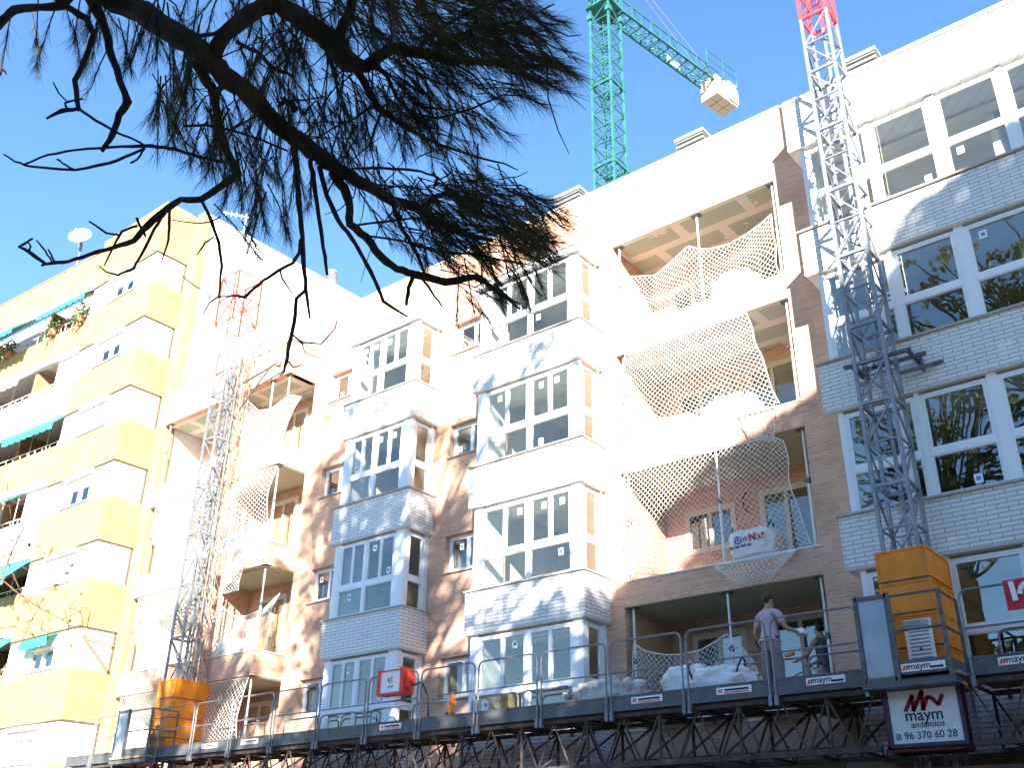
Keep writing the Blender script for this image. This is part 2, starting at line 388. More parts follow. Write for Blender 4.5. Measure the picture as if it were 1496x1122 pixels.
def window(x0, x1, z0, z1, y, parent, cols, transom=None, fr=.045, depth=.09, sash=True, stick=0, axis='y', mframe='white_frame', blind=.0, tops=None):
    """frame with mullions, opening sashes above a transom and one fixed light per column below it"""
    f = MB(); g = MB(); s = MB()
    def bx(mb, a, c, d0, d1, e, h, mi=0):
        if axis == 'y': mb.box(a, c, y+d0, y+d1, e, h, mi)
        else: mb.box(y-d1, y-d0, a, c, e, h, mi)
    bx(f, x0, x1, 0, depth, z0, z0+fr); bx(f, x0, x1, 0, depth, z1-fr, z1)
    bx(f, x0, x0+fr, 0, depth, z0+fr, z1-fr); bx(f, x1-fr, x1, 0, depth, z0+fr, z1-fr)
    cuts = [x0+fr] + list(cols) + [x1-fr]
    for c in cols: bx(f, c-.05, c+.05, -.012, depth, z0+fr, z1-fr)
    for k in range(len(cuts)-1):
        a = cuts[k] + (.05 if k > 0 else 0); c = cuts[k+1] - (.05 if k < len(cuts)-2 else 0)
        parts = [(z0+fr, z1-fr, True)]
        if transom:
            t = z0+transom; bx(f, a, c, -.006, depth-.01, t-.055, t+.055)
            parts = [(z0+fr, t-.055, False), (t+.055, z1-fr, True)]
        for e, h, top in parts:
            ns = (tops[k] if tops else 2) if (top and sash) else 1
            ww = (c-a)/ns
            for i in range(ns):
                p, q = a+ww*i, a+ww*(i+1); sw = .042 if (top and sash) else .022
                bx(f, p+.002, p+sw, .004, depth-.02, e+.002, h-.002); bx(f, q-sw, q-.002, .004, depth-.02, e+.002, h-.002)
                bx(f, p+sw, q-sw, .004, depth-.02, e+.002, e+sw); bx(f, p+sw, q-sw, .004, depth-.02, h-sw, h-.002)
                bx(g, p+sw, q-sw, .035, .042, e+sw, h-sw)
                if stick and random.random() < stick:
                    sx = R(p+sw+.04, max(p+sw+.05, q-sw-.2)); sz = h-sw-.26 if random.random() < .7 else e+sw+.05
                    bx(s, sx, sx+.13, .026, .030, sz, sz+.16); bx(s, sx+.03, sx+.10, .022, .0255, sz+.05, sz+.12, 1)
    fo = f.build('window', mframe, parent)
    g.build('pane', 'glass', fo)
    for k in range(0, len(s.f), 12):
        q = MB(); q.v = s.v[k//6*8:k//6*8+16]; q.f = [tuple(i-k//6*8 for i in f) for f in s.f[k:k+12]]; q.m = s.m[k:k+12]; q.build('sticker', ['sticker_white', 'sticker_blue'], fo)
    return fo

def bay(x0, x1, wx0, wx1, mull, row, right_side=True, stick=.5):
    z0, z1 = SILL[row], LOW[row-1] if row else 15.36
    b = MB()
    # corner posts / panels
    for q in ((x0+.12, wx0, -.86, -.06), (wx1, x1-.12, -.86, -.72), (x1-.24, x1-.12, -.14, -.005)):
        b = MB(); b.box(*q, z0+.002, z1-.002); b.build('bay_post', 'white_frame', APT)
    window(wx0, wx1, z0, z1-.05, -.85, APT, mull, transom=.76, stick=stick)
    if right_side: window(-.72, -.14, z0, z1-.05, x1-.14, APT, [], transom=.76, tops=[1], axis='x')
for (x0, x1), wx0, wx1, mull in ((bays[0], -19.46, -17.44, [-18.5]), (bays[1], -14.62, -12.05, [-13.26])):
    for row in range(4): bay(x0, x1, wx0, wx1, mull, row)
    for row in range(4):
        p = MB(); p.box(x0, x1, -.95, -.001, LOW[row]+.02, SILL[row]-.035)
        po = p.build('bay_parapet', 'white_brick', APT)
        s = MB(); s.box(x0-.03, x1+.03, -.99, -.002, SILL[row]-.035, SILL[row]); s.build('sill', 'stone_sill', po)
        s = MB(); s.box(x0+.02, x1-.02, -.93, -.002, LOW[row], LOW[row]+.019); s.build('soffit', 'soffit_white', po)
        s = MB(); s.box(x0+.2, x1-.26, -.74, .27, SILL[row]+.001, SILL[row]+.006); s.build('bay_floor', 'rooms', po)
    p = MB(); p.box(x0-.02, x1+.02, -.99, -.002, 15.36, 15.5); p.box(x0-.05, x1+.05, -1.03, -.001, 15.5, 15.54); p.build('bay_roof', 'white_paint', APT)

# the long bay on the right
for row in range(4):
    z0, z1 = SILL[row], (LOW[row-1] if row else 15.48)
    p = MB(); p.box(HX0, HX1, -.95, -.001, LOW[row]+.02, SILL[row]-.04); po = p.build('bay_parapet', 'white_brick', APT)
    s = MB(); s.box(HX0-.04, HX1, -1.0, -.002, SILL[row]-.04, SILL[row]); s.build('sill', 'stone_sill', po)
    s = MB(); s.box(HX0+.02, HX1, -.93, -.002, LOW[row], LOW[row]+.019); s.build('soffit', 'soffit_white', po)
    s = MB(); s.box(HX0+.4, HX1, -.73, .27, SILL[row]+.001, SILL[row]+.006); s.build('bay_floor', 'rooms', po)
    for qq in ((-6.0, -5.9, -.86, -.005), (-4.62, -4.54, -.862, -.74)):
        q = MB(); q.box(*qq, z0+.002, z1-.002); q.build('bay_post', 'white_frame', APT)
    window(-5.9, -4.62, z0, z1-.06, -.85, APT, [-4.93], transom=.80, tops=[1, 1], stick=.2)
    window(-4.54, -3.40, z0, z1-.06, -.85, APT, [], transom=.80, tops=[1], stick=.6)
    q = MB(); q.box(-3.40, -3.24, -.862, -.74, z0+.002, z1-.002); q.build('bay_post', 'white_frame', APT)
    window(-3.24, -2.1, z0, z1-.06, -.85, APT, [], transom=.80, tops=[1], stick=.6)
    q = MB(); q.box(-2.1, -2.0, -.862, -.74, z0+.002, z1-.002); q.build('bay_post', 'white_frame', APT)
    window(-2.0, .6, z0, z1-.06, -.85, APT, [-.7], transom=.80, tops=[1, 1], stick=.5)
    window(.7, HX1, z0, z1-.06, -.85, APT, [2.2], transom=.80, tops=[1, 1], stick=.5)
p = MB(); p.box(HX0, HX1, -.95, -.001, 15.5, 16.74); p.box(HX0-.03, HX1, -.985, -.001, 16.74, 16.78, 1); p.build('bay_roof', ['white_brick', 'white_paint'], APT)
# small windows in the pink wall
for a, c in smallwin:
    for z0, z1 in SW:
        fo = window(a+.01, c-.01, z0+.01, z1-.01, .15, APT, [], sash=True, fr=.06, stick=.35)
        s = MB(); s.box(a-.06, c+.06, -.05, .14, z0-.035, z0); s.build('sill', 'stone_sill', fo)

# open balconies (loggias)
for k in range(4):
    fl = CURB[k]-(.28 if k < 3 else .06)
    b = MB(); b.box(LX0-.28, LX0, .281, 2.0, CURB[k]-.5, CEIL[k]+.02); b.box(LX1, LX1+.13, .281, 2.0, CURB[k]-.5, CEIL[k]+.02)
    wx = (-10.82, -9.55); dx = (-8.97, -7.72)
    gridwall(b, 'y', 1.86, 2.04, (LX0, LX1), (fl, CEIL[k]), [(wx[0], wx[1], fl+1.2, fl+2.22), (dx[0], dx[1], fl+.02, fl+2.34)])
    b.build('balcony_wall', 'pink_brick', APT)
    b = MB(); b.box(LX0+.001, LX1-.001, .015, 1.859, CEIL[k]-.007, CEIL[k]+.12); b.build('balcony_ceiling', 'plasterboard' if k < 2 else 'green_board', APT)
    b = MB(); b.box(LX0, LX1, .281, 1.86, fl-.1, fl); b.build('balcony_floor', 'floor_screed', APT)
    b = MB(); b.box(LX0-.03, LX1+.03, -.02, .30, CURB[k], CURB[k]+.025); b.build('balcony_coping', 'white_paint', APT)
    window(wx[0], wx[1], fl+1.2, fl+2.22, 1.84, APT, [], mframe='cream_frame', fr=.08)
    window(dx[0], dx[1], fl+.02, fl+2.34, 1.84, APT, [], mframe='cream_frame', fr=.09)
    if k > 0:
        b = MB(); b.tube([(-9.25+.0, 1.85, CEIL[k]-.35), (-9.32, 1.78, CEIL[k]-.5), (-9.3, 1.77, CEIL[k]-.7), (-9.22, 1.8, CEIL[k]-.85)], .012, 5); b.build('loose_cable', 'print_dark', APT)

# projecting balconies beside the yellow building
bw = MB(); bw.box(BX0, BX1, .62, .84, 0, 15.6); gridwall(bw, 'x', BX1, BX1+.03, (.281, .62), (0, 15.6), [])
bw.build('balcony_wall', 'pink_brick', APT)
for k in range(4):
    b = MB(); b.box(BX0, BX1, -1.0, -.8, bCURB[k]-.64, bCURB[k]); b.box(BX1-.2, BX1, -.8, -.001, bCURB[k]-.64, bCURB[k]); b.build('balcony_parapet', 'pink_brick', APT)
    b = MB(); b.box(BX0, BX1+.03, -1.03, -.78, bCURB[k], bCURB[k]+.025); b.box(BX1-.22, BX1+.03, -.78, -.001, bCURB[k], bCURB[k]+.025); b.build('balcony_coping', 'white_paint', APT)
    b = MB(); b.box(BX0, BX1-.2, -.8, .6, bCURB[k]-.45, bCURB[k]-.3); b.build('balcony_floor', 'floor_screed', APT)
    b = MB(); b.box(BX0, BX1-.03, -.79, .61, bCEIL[k], bCEIL[k]+.1); b.build('balcony_ceiling', 'plasterboard' if k < 1 else 'green_board', APT)
    b = MB(); b.box(-25.35, -25.15, -.93, .61, bCURB[k]-.3, bCEIL[k]); b.build('balcony_divider', 'pink_brick', APT)
    window(-24.6, -23.3, bCURB[k]-.28, bCURB[k]+2.0, .54, APT, [], mframe='cream_frame', fr=.09)
    window(-28.2, -26.9, bCURB[k]-.28, bCURB[k]+2.0, .54, APT, [], mframe='cream_frame', fr=.09)
b = MB(); b.box(BX0, BX1, -1.0, -.8, 15.32, 16.43); b.box(BX1-.2, BX1, -.8, -.001, 15.32, 16.43); b.box(BX0, BX1-.2, -.8, 1.6, 15.44, 15.59)
b.build('terrace_parapet', 'pink_brick', APT)
b = MB(); b.box(BX0, BX1+.03, -1.03, -.78, 16.43, 16.47); b.box(BX1-.22, BX1+.03, -.78, -.001, 16.43, 16.47); b.build('terrace_coping', 'stone_sill', APT)

OP = thing('opposite_building', 'brown brick apartment row across the street, behind the viewer', 'building', (0, -36, 0))
b = MB(); hs = [(-70+i*3.2, -68.6+i*3.2, 4.2+k*3, 5.7+k*3) for i in range(40) for k in range(2)]
gridwall(b, 'y', -36, -36.3, (-72, 60), (0, 11.0), hs); b.build('wall', 'dark_brick', OP)
b = MB(); b.box(-72, 60, -48, -36.5, 10.6, 10.9); b.build('roof', 'roof_grey', OP)
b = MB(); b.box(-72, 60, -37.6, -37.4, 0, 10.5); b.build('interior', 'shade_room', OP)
b = MB()
for h in hs: b.box(h[0], h[1], -36.18, -36.15, h[2], h[3])
b.build('panes', 'glass', OP)['kind'] = 'stuff'

# ------------------------------------------------------------------ the yellow brick neighbour
NB = thing('yellow_brick_building', 'yellow brick and white banded apartment block with green awnings, at the left', 'building', (-33, 0, 0))
TX0, TX1, TY = -33.95, -29.6, -2.2; ST = 2.74
b = MB(); b.box(-29.6, -29.0, -.95, -.6, 0, 24.2); b.build('pilaster', 'yellow_brick', NB)
b = MB(); b.box(-29.35, -29.0, -.59, 24, 0, 24.2); b.build('side_wall', 'white_paint', NB)
b = MB(); b.box(-29.38, -28.97, -.97, 24, 24.2, 24.26); b.build('roof_coping', 'white_paint', NB)
b = MB(); b.tube([(-29.645, -1.0, 1), (-29.645, -1.0, 24.1)], .035, 8); b.build('drainpipe', 'pipe_metal', NB)
yb = MB(); wb = MB()
yb.box(TX0, TX1, TY, -.96, 22.06, 24.3); yb.build('brick_band', 'yellow_brick', NB); yb = MB()
k = 0
for k in range(8):
    zt = 20.85-k*ST; zb = max(0, zt-1.53)
    yb.box(TX0, TX1, TY, -.96, zb, zt)
    ztop = 22.06 if k == 0 else 19.32-(k-1)*ST
    wy = TY+.03
    holesw = [(-32.55, -30.95, zt+.12, zt+.78)]
    wb = MB(); gridwall(wb, 'y', wy, wy+.2, (TX0+.02, TX1-.03), (zt, ztop), holesw)
    wb.box(TX1-.25, TX1-.03, wy+.2, -.96, zt, ztop)
    wb.build('white_band', 'white_paint', NB); yb.build('brick_band', 'yellow_brick', NB); yb = MB()
    if zb <= 0: break
for k in range(7):
    zt = 20.85-k*ST; ztop = 22.06-k*ST
    if k in (2, 4, 6):
        f = MB()
        for q in range(8): f.box(-32.54, -30.96, TY+.10+.008*(q % 2), TY+.16, zt+.125+q*.081, zt+.204+q*.081)
        f = f.build('roller_shutter', 'white_paint', NB)
    else: f = window(-32.55, -30.95, zt+.12, zt+.78, TY+.12, NB, [-31.75], sash=True, fr=.05, tops=[1, 1])
    s = MB(); s.box(-32.7, -30.8, TY-.03, TY+.1, zt+.06, zt+.1); s.build('sill', 'stone_sill', f)
    if k == 5:
        a = MB(); n = 10
        for i in range(n): a.box(-32.6+i*.17, -32.6+i*.17+.165, TY-.34-.015*(i % 2), TY-.30, ztop-.42-.05*(i % 2), ztop-.2)
        a.slab([(-32.6, TY+.02, ztop-.04), (-30.9, TY+.02, ztop-.04), (-30.9, TY-.32, ztop-.2), (-32.6, TY-.32, ztop-.2)], (0, -.3, 1), .02); a.build('awning', 'awning_green', NB)
    else:
        s = MB(); s.box(-32.7, -30.8, TY-.10, TY+.02, ztop-.16, ztop-.05); s.build('shutter_box', 'white_paint', NB)
    b = MB(); b.box(TX0-.02, TX1+.02, TY-.02, -.94, zt+1.205, zt+1.24); b.build('drip_edge', 'drip_brown', NB)
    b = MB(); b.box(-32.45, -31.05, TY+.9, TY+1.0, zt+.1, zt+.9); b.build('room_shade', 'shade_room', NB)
b = MB(); b.box(TX0+.2, TX1-.26, -.9, -.7, 0, 24); b.build('core_wall', 'white_paint', NB)
b = MB(); b.box(-33.2, -31.2, -1.2, 2.5, 24.31, 25.2); b.box(-33.25, -31.15, -1.25, 2.55, 25.2, 25.28, 1); b.build('roof_room', ['yellow_brick', 'terracotta'], NB)
# left wing with balconies; the front turns slightly away from the tower
def turn(p): return Vector((p.x, p.y+.06*(p.x+34.0)*(1 if p.x < -34 else 0), p.z))
def LB():
    m = MB(); m.tf = turn; return m
WX0 = -50.0; WY = -1.95
for k in range(8):
    zb = 20.02-k*ST                     # underside line of the balcony parapet
    if zb < 1: break
    wing = LB(); wing.box(WX0, TX0-.04, WY, WY+.14, zb, zb+1.12 if k else zb+.95)
    wing.build('balcony_parapet', 'yellow_brick' if k % 2 == 0 or k > 3 else 'white_paint', NB)
    wing = LB(); wing.box(WX0, TX0-.04, WY-.03, WY+.2, zb-.06, zb); wing.build('balcony_edge', 'terracotta', NB)
    wing = LB(); wing.box(WX0, TX0-.04, WY+.02, WY+1.6, zb-.22, zb-.07); wing.build('balcony_floor', 'white_paint', NB)
    wing = LB(); wing.box(WX0, TX0-.04, WY-.01, WY+.2, zb+2.36, zb+2.66); wing.build('beam', 'white_paint', NB)
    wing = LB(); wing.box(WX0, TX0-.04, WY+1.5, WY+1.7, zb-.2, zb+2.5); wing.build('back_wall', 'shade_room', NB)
    rail = LB()
    rail.tube([(WX0, WY+.05, zb+1.32), (TX0-.05, WY+.05, zb+1.32)], .02, 5)
    for i in range(int((TX0-WX0)/.5)): rail.tube([(TX0-.1-i*.5, WY+.05, zb+1.0), (TX0-.1-i*.5, WY+.05, zb+1.32)], .012, 4)
    rail.build('railing', 'rail_white', NB)
    for xd in (-37.6, -42.2):
        d = LB(); d.box(xd-.1, xd+.1, WY+.16, WY+1.5, zb, zb+2.36); d.build('balcony_divider', 'orange_brick', NB)
    if k == 1 or k == 3:
        d = LB(); d.box(TX0-2.1, TX0-.05, WY+.15, WY+.3, zb, zb+2.34); d.build('closed_gallery', 'white_paint', NB)
    # awning over the opening
    spans = {0: [(-37.4, -34.1, .5, .55), (-42, -37.9, 1.1, 1.15)], 1: [(-41.5, -37.7, .5, .5)], 2: [(-37.5, -34.15, .55, .55), (-41.8, -37.9, .5, .5)],
             3: [(-37.4, -36.3, .6, .8)], 4: [(-37.6, -34.2, .9, .9)], 5: [(-37.4, -34.2, 1.0, 1.1)], 6: [(-37.4, -34.2, .7, .7)]}
    for (a, c, drop, out) in spans.get(k, []):
        aw = LB(); zt = zb+2.34; n = max(6, int((c-a)/.2))
        aw.slab([(a, WY+.05, zt), (c, WY+.05, zt), (c, WY+.05-out, zt-drop), (a, WY+.05-out, zt-drop)], (0, -.4, 1), .02)
        for i in range(n):
            xx = a+(c-a)*i/n; aw.box(xx, xx+(c-a)/n*.97, WY+.03-out-.01*(i % 2), WY+.05-out, zt-drop-.2-.05*(i % 2), zt-drop)
        aw.build('awning', 'awning_white' if k == 1 else 'awning_green', NB)
        ar = LB()
        for xx in (a+.3, c-.3): ar.tube([(xx, WY+.1, zt-.02), (xx, WY+.06-out, zt-drop)], .015, 5)
        for xx in (a+1.0, c-1.2): ar.tube([(xx, WY+.07, zb+1.0), (xx, WY+.07, zt)], .014, 5)
        ar.build('awning_arm', 'rail_white', NB)
top = LB(); top.box(WX0, TX0-.04, WY, WY+.3, 22.72, 24.15); top.build('brick_band', 'yellow_brick', NB)
top = LB(); top.box(WX0, TX0-.04, WY-.03, WY+.34, 24.15, 24.2); top.build('roof_coping', 'terracotta', NB)
top = LB(); top.box(WX0, TX0-.04, WY+1.7, WY+12, 0, 24.0); top.build('core_wall', 'white_paint', NB)
top = LB(); top.box(-38.6, -36.0, -.4, 3, 24.1, 25.9); top.box(-36.0, -34.1, .2, 3, 24.1, 26.1, 1); top.box(-36.1, -34.0, .1, 3.1, 26.1, 26.2, 2)
top.build('roof_room', ['white_paint', 'yellow_brick', 'terracotta'], NB)
pc = PX(483, 424, -29.2)
b = MB(); b.tube([(pc.x, pc.y, 24.2), (pc.x, pc.y, 24.62)], .2, 12)
for j in range(3): b.tube([(pc.x, pc.y, 24.62+j*.12), (pc.x, pc.y, 24.68+j*.12)], .25, 12)
b.build('chimney_pot', 'vent_metal', NB)
# bracket and cable on the tower side
b = MB(); b.tube([(-29.55, -1.0, 9.0-1.05), (-29.5, -2.1, 8.1)], .03, 5); b.tube([(-29.5, -1.1, 7.2), (-29.5, -2.1, 8.08)], .045, 5); b.build('bracket', 'terracotta', NB)

# satellite dish on the neighbour's roof
dc = P(118, 347, -1.0)
D = thing('satellite_dish', 'white satellite dish on the roof of the yellow brick building', 'satellite dish', (dc.x, dc.y, 25.0))
b = MB(); n = 22; vs = [tuple(dc)]; fs = []
nrm = Vector((.62, -.72, .32)).normalized(); a1 = nrm.orthogonal().normalized(); a2 = nrm.cross(a1)
for ring in (1, 2, 3):
    rr = .5*ring/3
    for i in range(n): vs.append(tuple(dc+a1*rr*cos(2*pi*i/n)+a2*rr*sin(2*pi*i/n)+nrm*(.14*(ring/3)**2)))
for i in range(n): fs.append((0, 1+i, 1+(i+1) % n))
for ring in (0, 1):
    for i in range(n): fs.append((1+ring*n+i, 1+(ring+1)*n+i, 1+(ring+1)*n+(i+1) % n, 1+ring*n+(i+1) % n))
b.add(vs, fs); b.build('reflector', 'dish_white', D, smooth=True)
b = MB(); b.tube([dc-nrm*.02, dc-nrm*.25+Vector((0,0,-.2)), Vector((dc.x-.1, dc.y+.2, 24.1))], .06, 7); b.build('pole', 'dark_steel', D)
b = MB(); b.tube([dc-Vector((0,0,.5)), dc+nrm*.55+Vector((0,0,-.2))], .02, 5); b.blob(dc+nrm*.6+Vector((0,0,-.18)), .07, .07, .07, 8, 5); b.build('feed_arm', 'dish_white', D)
# roof antenna
q = PX(355, 345, -29.15)
A = thing('roof_antenna', 'thin white roof antenna on top of the plain white side wall', 'antenna', (-29.15, q.y, 24.26))
b = MB(); b.tube([(-29.15, q.y, 24.2), (-29.15, q.y, 25.3)], .03, 6); b.build('pole', 'rail_white', A)
b = MB(); b.bar((-29.6, q.y-.75, 25.15), (-29.1, q.y+.1, 25.15), .05)
for j in range(5): b.bar((-29.55+j*.1, q.y-.66+j*.17, 25.03), (-29.55+j*.1, q.y-.66+j*.17, 25.27), .02)
b.build('boom', 'rail_white', A)
# potted plants on the top balcony
def plant(c, r, h, seed, label, trailing=False):
    rd = random.Random(seed); t = thing('balcony_plant', label, 'potted plant', c, 'potted plants on the neighbour\'s balcony'); c = Vector(c)
    p = MB(); p.tube([c, c+Vector((0,0,.22))], [.13, .17], 10); p.build('pot', 'terracotta', t)
    l = MB()
    for i in range(220):
        d = Vector((rd.gauss(0, 1), rd.gauss(0, 1), rd.gauss(.1, 1))).normalized()*r*rd.random()**.5
        q = c+Vector((0, 0, .22+h*.5))+Vector((d.x*1.3, d.y*.7, d.z*h*1.1/r*.6))
        if trailing and rd.random() < .4: q.z -= rd.uniform(.2, .7); q.y -= .2
        a = Vector((rd.gauss(0,1), rd.gauss(0,1), rd.gauss(0,1))).normalized()*.06; bb = a.orthogonal().normalized()*.04
        l.quad(q-a, q+bb, q+a, q-bb)
    l.build('foliage', 'leaf_green', t)
zt0 = 20.02+.95
for i, (px, lab, tr) in enumerate(((-41.2, 'bushy trailing plant at the far left of the top balcony', True), (-39.9, 'second bushy plant on the top balcony rail', True), (-36.6, 'slim plant near the brick divider of the top balcony', True), (-34.7, 'tall plant at the right end of the top balcony by the brick tower', True))):
    plant(turn(Vector((px, WY-.12, zt0-.05))), .38, .6, 30+i, lab, tr)

# ------------------------------------------------------------------ masts
def lattice(mb, x0, x1, y0, y1, z0, z1, step, chord, brace, mi=0, swing=0, off=Vector((0,0,0)), ring=.03):
    cs = [(x0,y0),(x1,y0),(x1,y1),(x0,y1)]
    for c in cs: mb.bar((c[0], c[1], z0), (c[0], c[1], z1), chord, chord, mi)
    z = z0; k = swing
    while z < z1-.05:
        zn = min(z+step, z1)
        for i in range(4):
            a, c = cs[i], cs[(i+1) % 4]
            mb.bar((*a, z), (*c, z), brace, brace, mi)
            if (k+i) % 2: a, c = c, a
            mb.bar((*a, z), (*c, zn), brace, brace, mi)
        z = zn; k += 1
    for i in range(4): mb.bar((*cs[i], z1), (*cs[(i+1) % 4], z1), brace, brace, mi)
def climbing_mast(label, x0, ztop, cage, red_from=None):
    w = .55; y0, y1 = -1.8, -1.25
    t = thing('lattice_mast', label, 'scaffold mast', (x0+w/2, (y0+y1)/2, 0), 'climbing platform masts')
    b = MB(); zc = red_from or ztop
    b2 = MB()
    nsec = int(ztop/1.5)
    for s in range(nsec):
        z0 = .0+s*1.5; z1 = z0+1.49; m = b2 if (red_from and z0 >= red_from) else b
        lattice(m, x0, x0+w, y0, y1, z0+.02, z1, .745, .06, .03, swing=s % 2)
        m.bar((x0-.03, y0, z0), (x0+w+.03, y0, z0), .05, .06); m.bar((x0-.03, y1, z0), (x0+w+.03, y1, z0), .05, .06)
        for xx in (x0, x0+w): m.bar((xx, y0, z0), (xx, y1, z0), .05, .06)
        m.bar((x0+w*.5, y1-.06, z0), (x0+w*.5, y1-.06, z1), .04, .06)          # toothed rack
    b.build('mast_section', 'steel', t)
    if b2.v: b2.build('top_section', 'mast_red', t)
    for zt in ((9.9,) if red_from else ()):
        a = MB()
        for xx in (x0-.15, x0+w+.3): a.bar((xx, y0+.25, zt), (xx, -.96, zt), .06)
        a.bar((x0-.3, y0+.3, zt+.02), (x0+w+.35, y0+.3, zt+.02), .06); a.bar((x0-.2, y1+.05, zt+.02), (x0+w+.5, y1+.05, zt+.02), .06)
        a.bar((x0+w, y1, zt-.25), (x0+w+.7, -.96, zt-.1), .05); a.bar((x0, y1, zt-.25), (x0-.3, -.96, zt-.1), .05)
        a.bar((x0+w+.35, -.97, zt-.2), (x0+w+.35, -.97, zt+.15), .16, .03)
        a.build('wall_tie', 'dark_steel', t)
    b = MB(); b.box(x0-.6, x0+w+.6, y0-.6, y1+.25, .14, .3); b.build('base_plate', 'dark_steel', t)
    if cage:
        c = MB(); lattice(c, x0-.18, x0+w+.18, y0-.18, y1+.18, ztop, ztop+1.8, .9, .05, .034)
        c.bar((x0+w/2, y0, ztop-.5), (x0+w/2, y0, ztop+2.0), .035); c.build('top_cage', 'mast_orange', t)
    return t
climbing_mast('tall galvanised lattice mast with a red top section, rising in front of the right bay', -5.24, 22.8, False, 17.9)
climbing_mast('sunlit galvanised lattice mast with an orange cage on top, in front of the left balconies', -25.15, 17.5, True)
# slim hoist mast beside the left mast
t = thing('hoist_mast', 'slim rust-brown lattice hoist mast with a jib arm, beside the left lattice mast', 'hoist', (-24.4, -1.25, 0))
b = MB(); lattice(b, -24.5, -24.2, -1.4, -1.12, 4.4, 16.4, .55, .026, .014); b.build('hoist_frame', 'hoist_brown', t)
b = MB(); b.bar((-24.3, -1.3, 15.4), (-22.6, -1.3, 15.6), .05); b.bar((-24.3, -1.3, 14.5), (-23.0, -1.3, 15.55), .04); b.tube([(-22.6, -1.3, 15.62), (-22.6, -1.3, 15.45)], .08, 8)
b.bar((-24.2, -1.25, 16.4), (-23.4, -1.25, 16.75), .03); b.bar((-23.4, -1.25, 16.75), (-23.4, -1.25, 16.2), .03); b.build('jib_arm', 'dark_steel', t)

CW = thing('bounce_canopy', 'added dark boarded canopy, unseen below the work platform, blocking light bounced off the ground', 'light-blocking canopy', (-13, -1.6, .135))  # unseen canopy added to keep ground bounce off the wall under the deck
b = MB()
for i in range(40): b.box(-28.8+i*.8, -28.8+i*.8+.79, -3.25, -.03, 2.86, 2.92)
b.build('roof_boards', 'deck_dark', CW)
b = MB(); b.box(-28.8, 3.2, -3.28, -3.22, 2.92, 3.0); b.build('fascia', 'deck_dark', CW)
for i in range(12):
    b = MB(); b.bar((-28.5+i*2.8, -3.15, .13), (-28.5+i*2.8, -3.15, 2.86), .1); b.build('post', 'dark_steel', CW)

# ------------------------------------------------------------------ the climbing work platform
PFY, PBY, DZ = -2.5, -1.15, 4.30
PLAT = thing('work_platform', 'long grey mast-climbing work platform with guard rails, running along the facade', 'work platform', (-14, -1.9, DZ))
spans = [(-28.3, -25.6), (-23.95, -5.5), (-4.15, 2.5)]
b = MB()
for a, c in spans:
    x = a
    while x < c-.05:
        e = min(x+1.5, c); b.box(x+.005, e-.005, PFY+.03, PBY, DZ-.05, DZ); x = e
for a in (-25.6, -5.5):
    for y0, y1 in ((PFY-.25, -2.32), ): b.box(a, a+(1.65 if a < -10 else 1.35), y0, y1, DZ-.05, DZ)
b.build('deck', 'deck_wood', PLAT)
tr = MB()
for a, c in spans:
    n = max(1, round((c-a)/.75)); st = (c-a)/n; zb = 3.38
    for y in (PFY+.1, PBY-.1):
        tr.bar((a, y, DZ-.12), (c, y, DZ-.12), .07)
    for y in (PFY+.12,): tr.bar((a, y, zb), (c, y, zb), .09)
    tr.bar((a, PBY-.12, zb), (c, PBY-.12, zb), .07)
    for i in range(n):
        x0, x1 = a+i*st, a+(i+1)*st; xm = (x0+x1)/2
        for y in (PFY+.12, PBY-.12):
            tr.bar((x0, y, DZ-.14), (xm, y, zb), .026); tr.bar((xm, y, zb), (x1, y, DZ-.14), .026)
            if i % 2 == 0: tr.bar((x0, y, DZ-.14), (x0, y, zb), .04)
        tr.bar((x0, PFY+.1, DZ-.13), (x0, PBY-.1, DZ-.13), .04)
        tr.bar((xm, PFY+.12, zb), (xm, PBY-.12, zb), .035)
        if i % 2: tr.bar((x0, PFY+.1, DZ-.13), (x1, PBY-.1, DZ-.13), .03)
        tr.bar((xm, PFY+.12, zb), (x1, PBY-.1, DZ-.13), .03)
tr.build('truss', 'rusty_steel', PLAT)
def guardrail(x0, x1, y, h=1.13, lean=0.0, mid=True):
    r = MB(); g = .05; a, c = x0+g, x1-g; z0 = DZ-.16; zt = DZ+h; q = .12
    pts = [(a, y, z0), (a, y, zt-q)] + [(a+q*(1-cos(t)), y, zt-q+q*sin(t)) for t in (pi/6, pi/3, pi/2)]
    pts += [(c-q*(1-cos(t)), y, zt-q+q*sin(t)) for t in (pi/2, pi/3, pi/6)] + [(c, y, zt-q), (c, y, z0)]
    pts = [(px, py, pz) for px, py, pz in pts]
    r.tube(pts, .018, 6)
    if mid: r.tube([(a, y, DZ+h*.52), (c, y, DZ+h*.52)], .016, 6)
    for xx in (a, c): r.box(xx-.03, xx+.03, y-.03, y+.03, z0-.05, z0+.1)
    return r.build('guardrail', 'rail_steel', PLAT)
def toeboard(x0, x1, y, h=.19):
    tb = MB(); tb.box(x0+.01, x1-.01, y+.005, y+.03, DZ-.03, DZ+h); tb.box(x0+.01, x1-.01, y-.005, y+.03, DZ-.06, DZ-.03)
    tb.box(x0+.01, x1-.01, y-.004, y+.012, DZ+h-.02, DZ+h+.004)
    return tb.build('toe_board', 'toe_steel', PLAT)
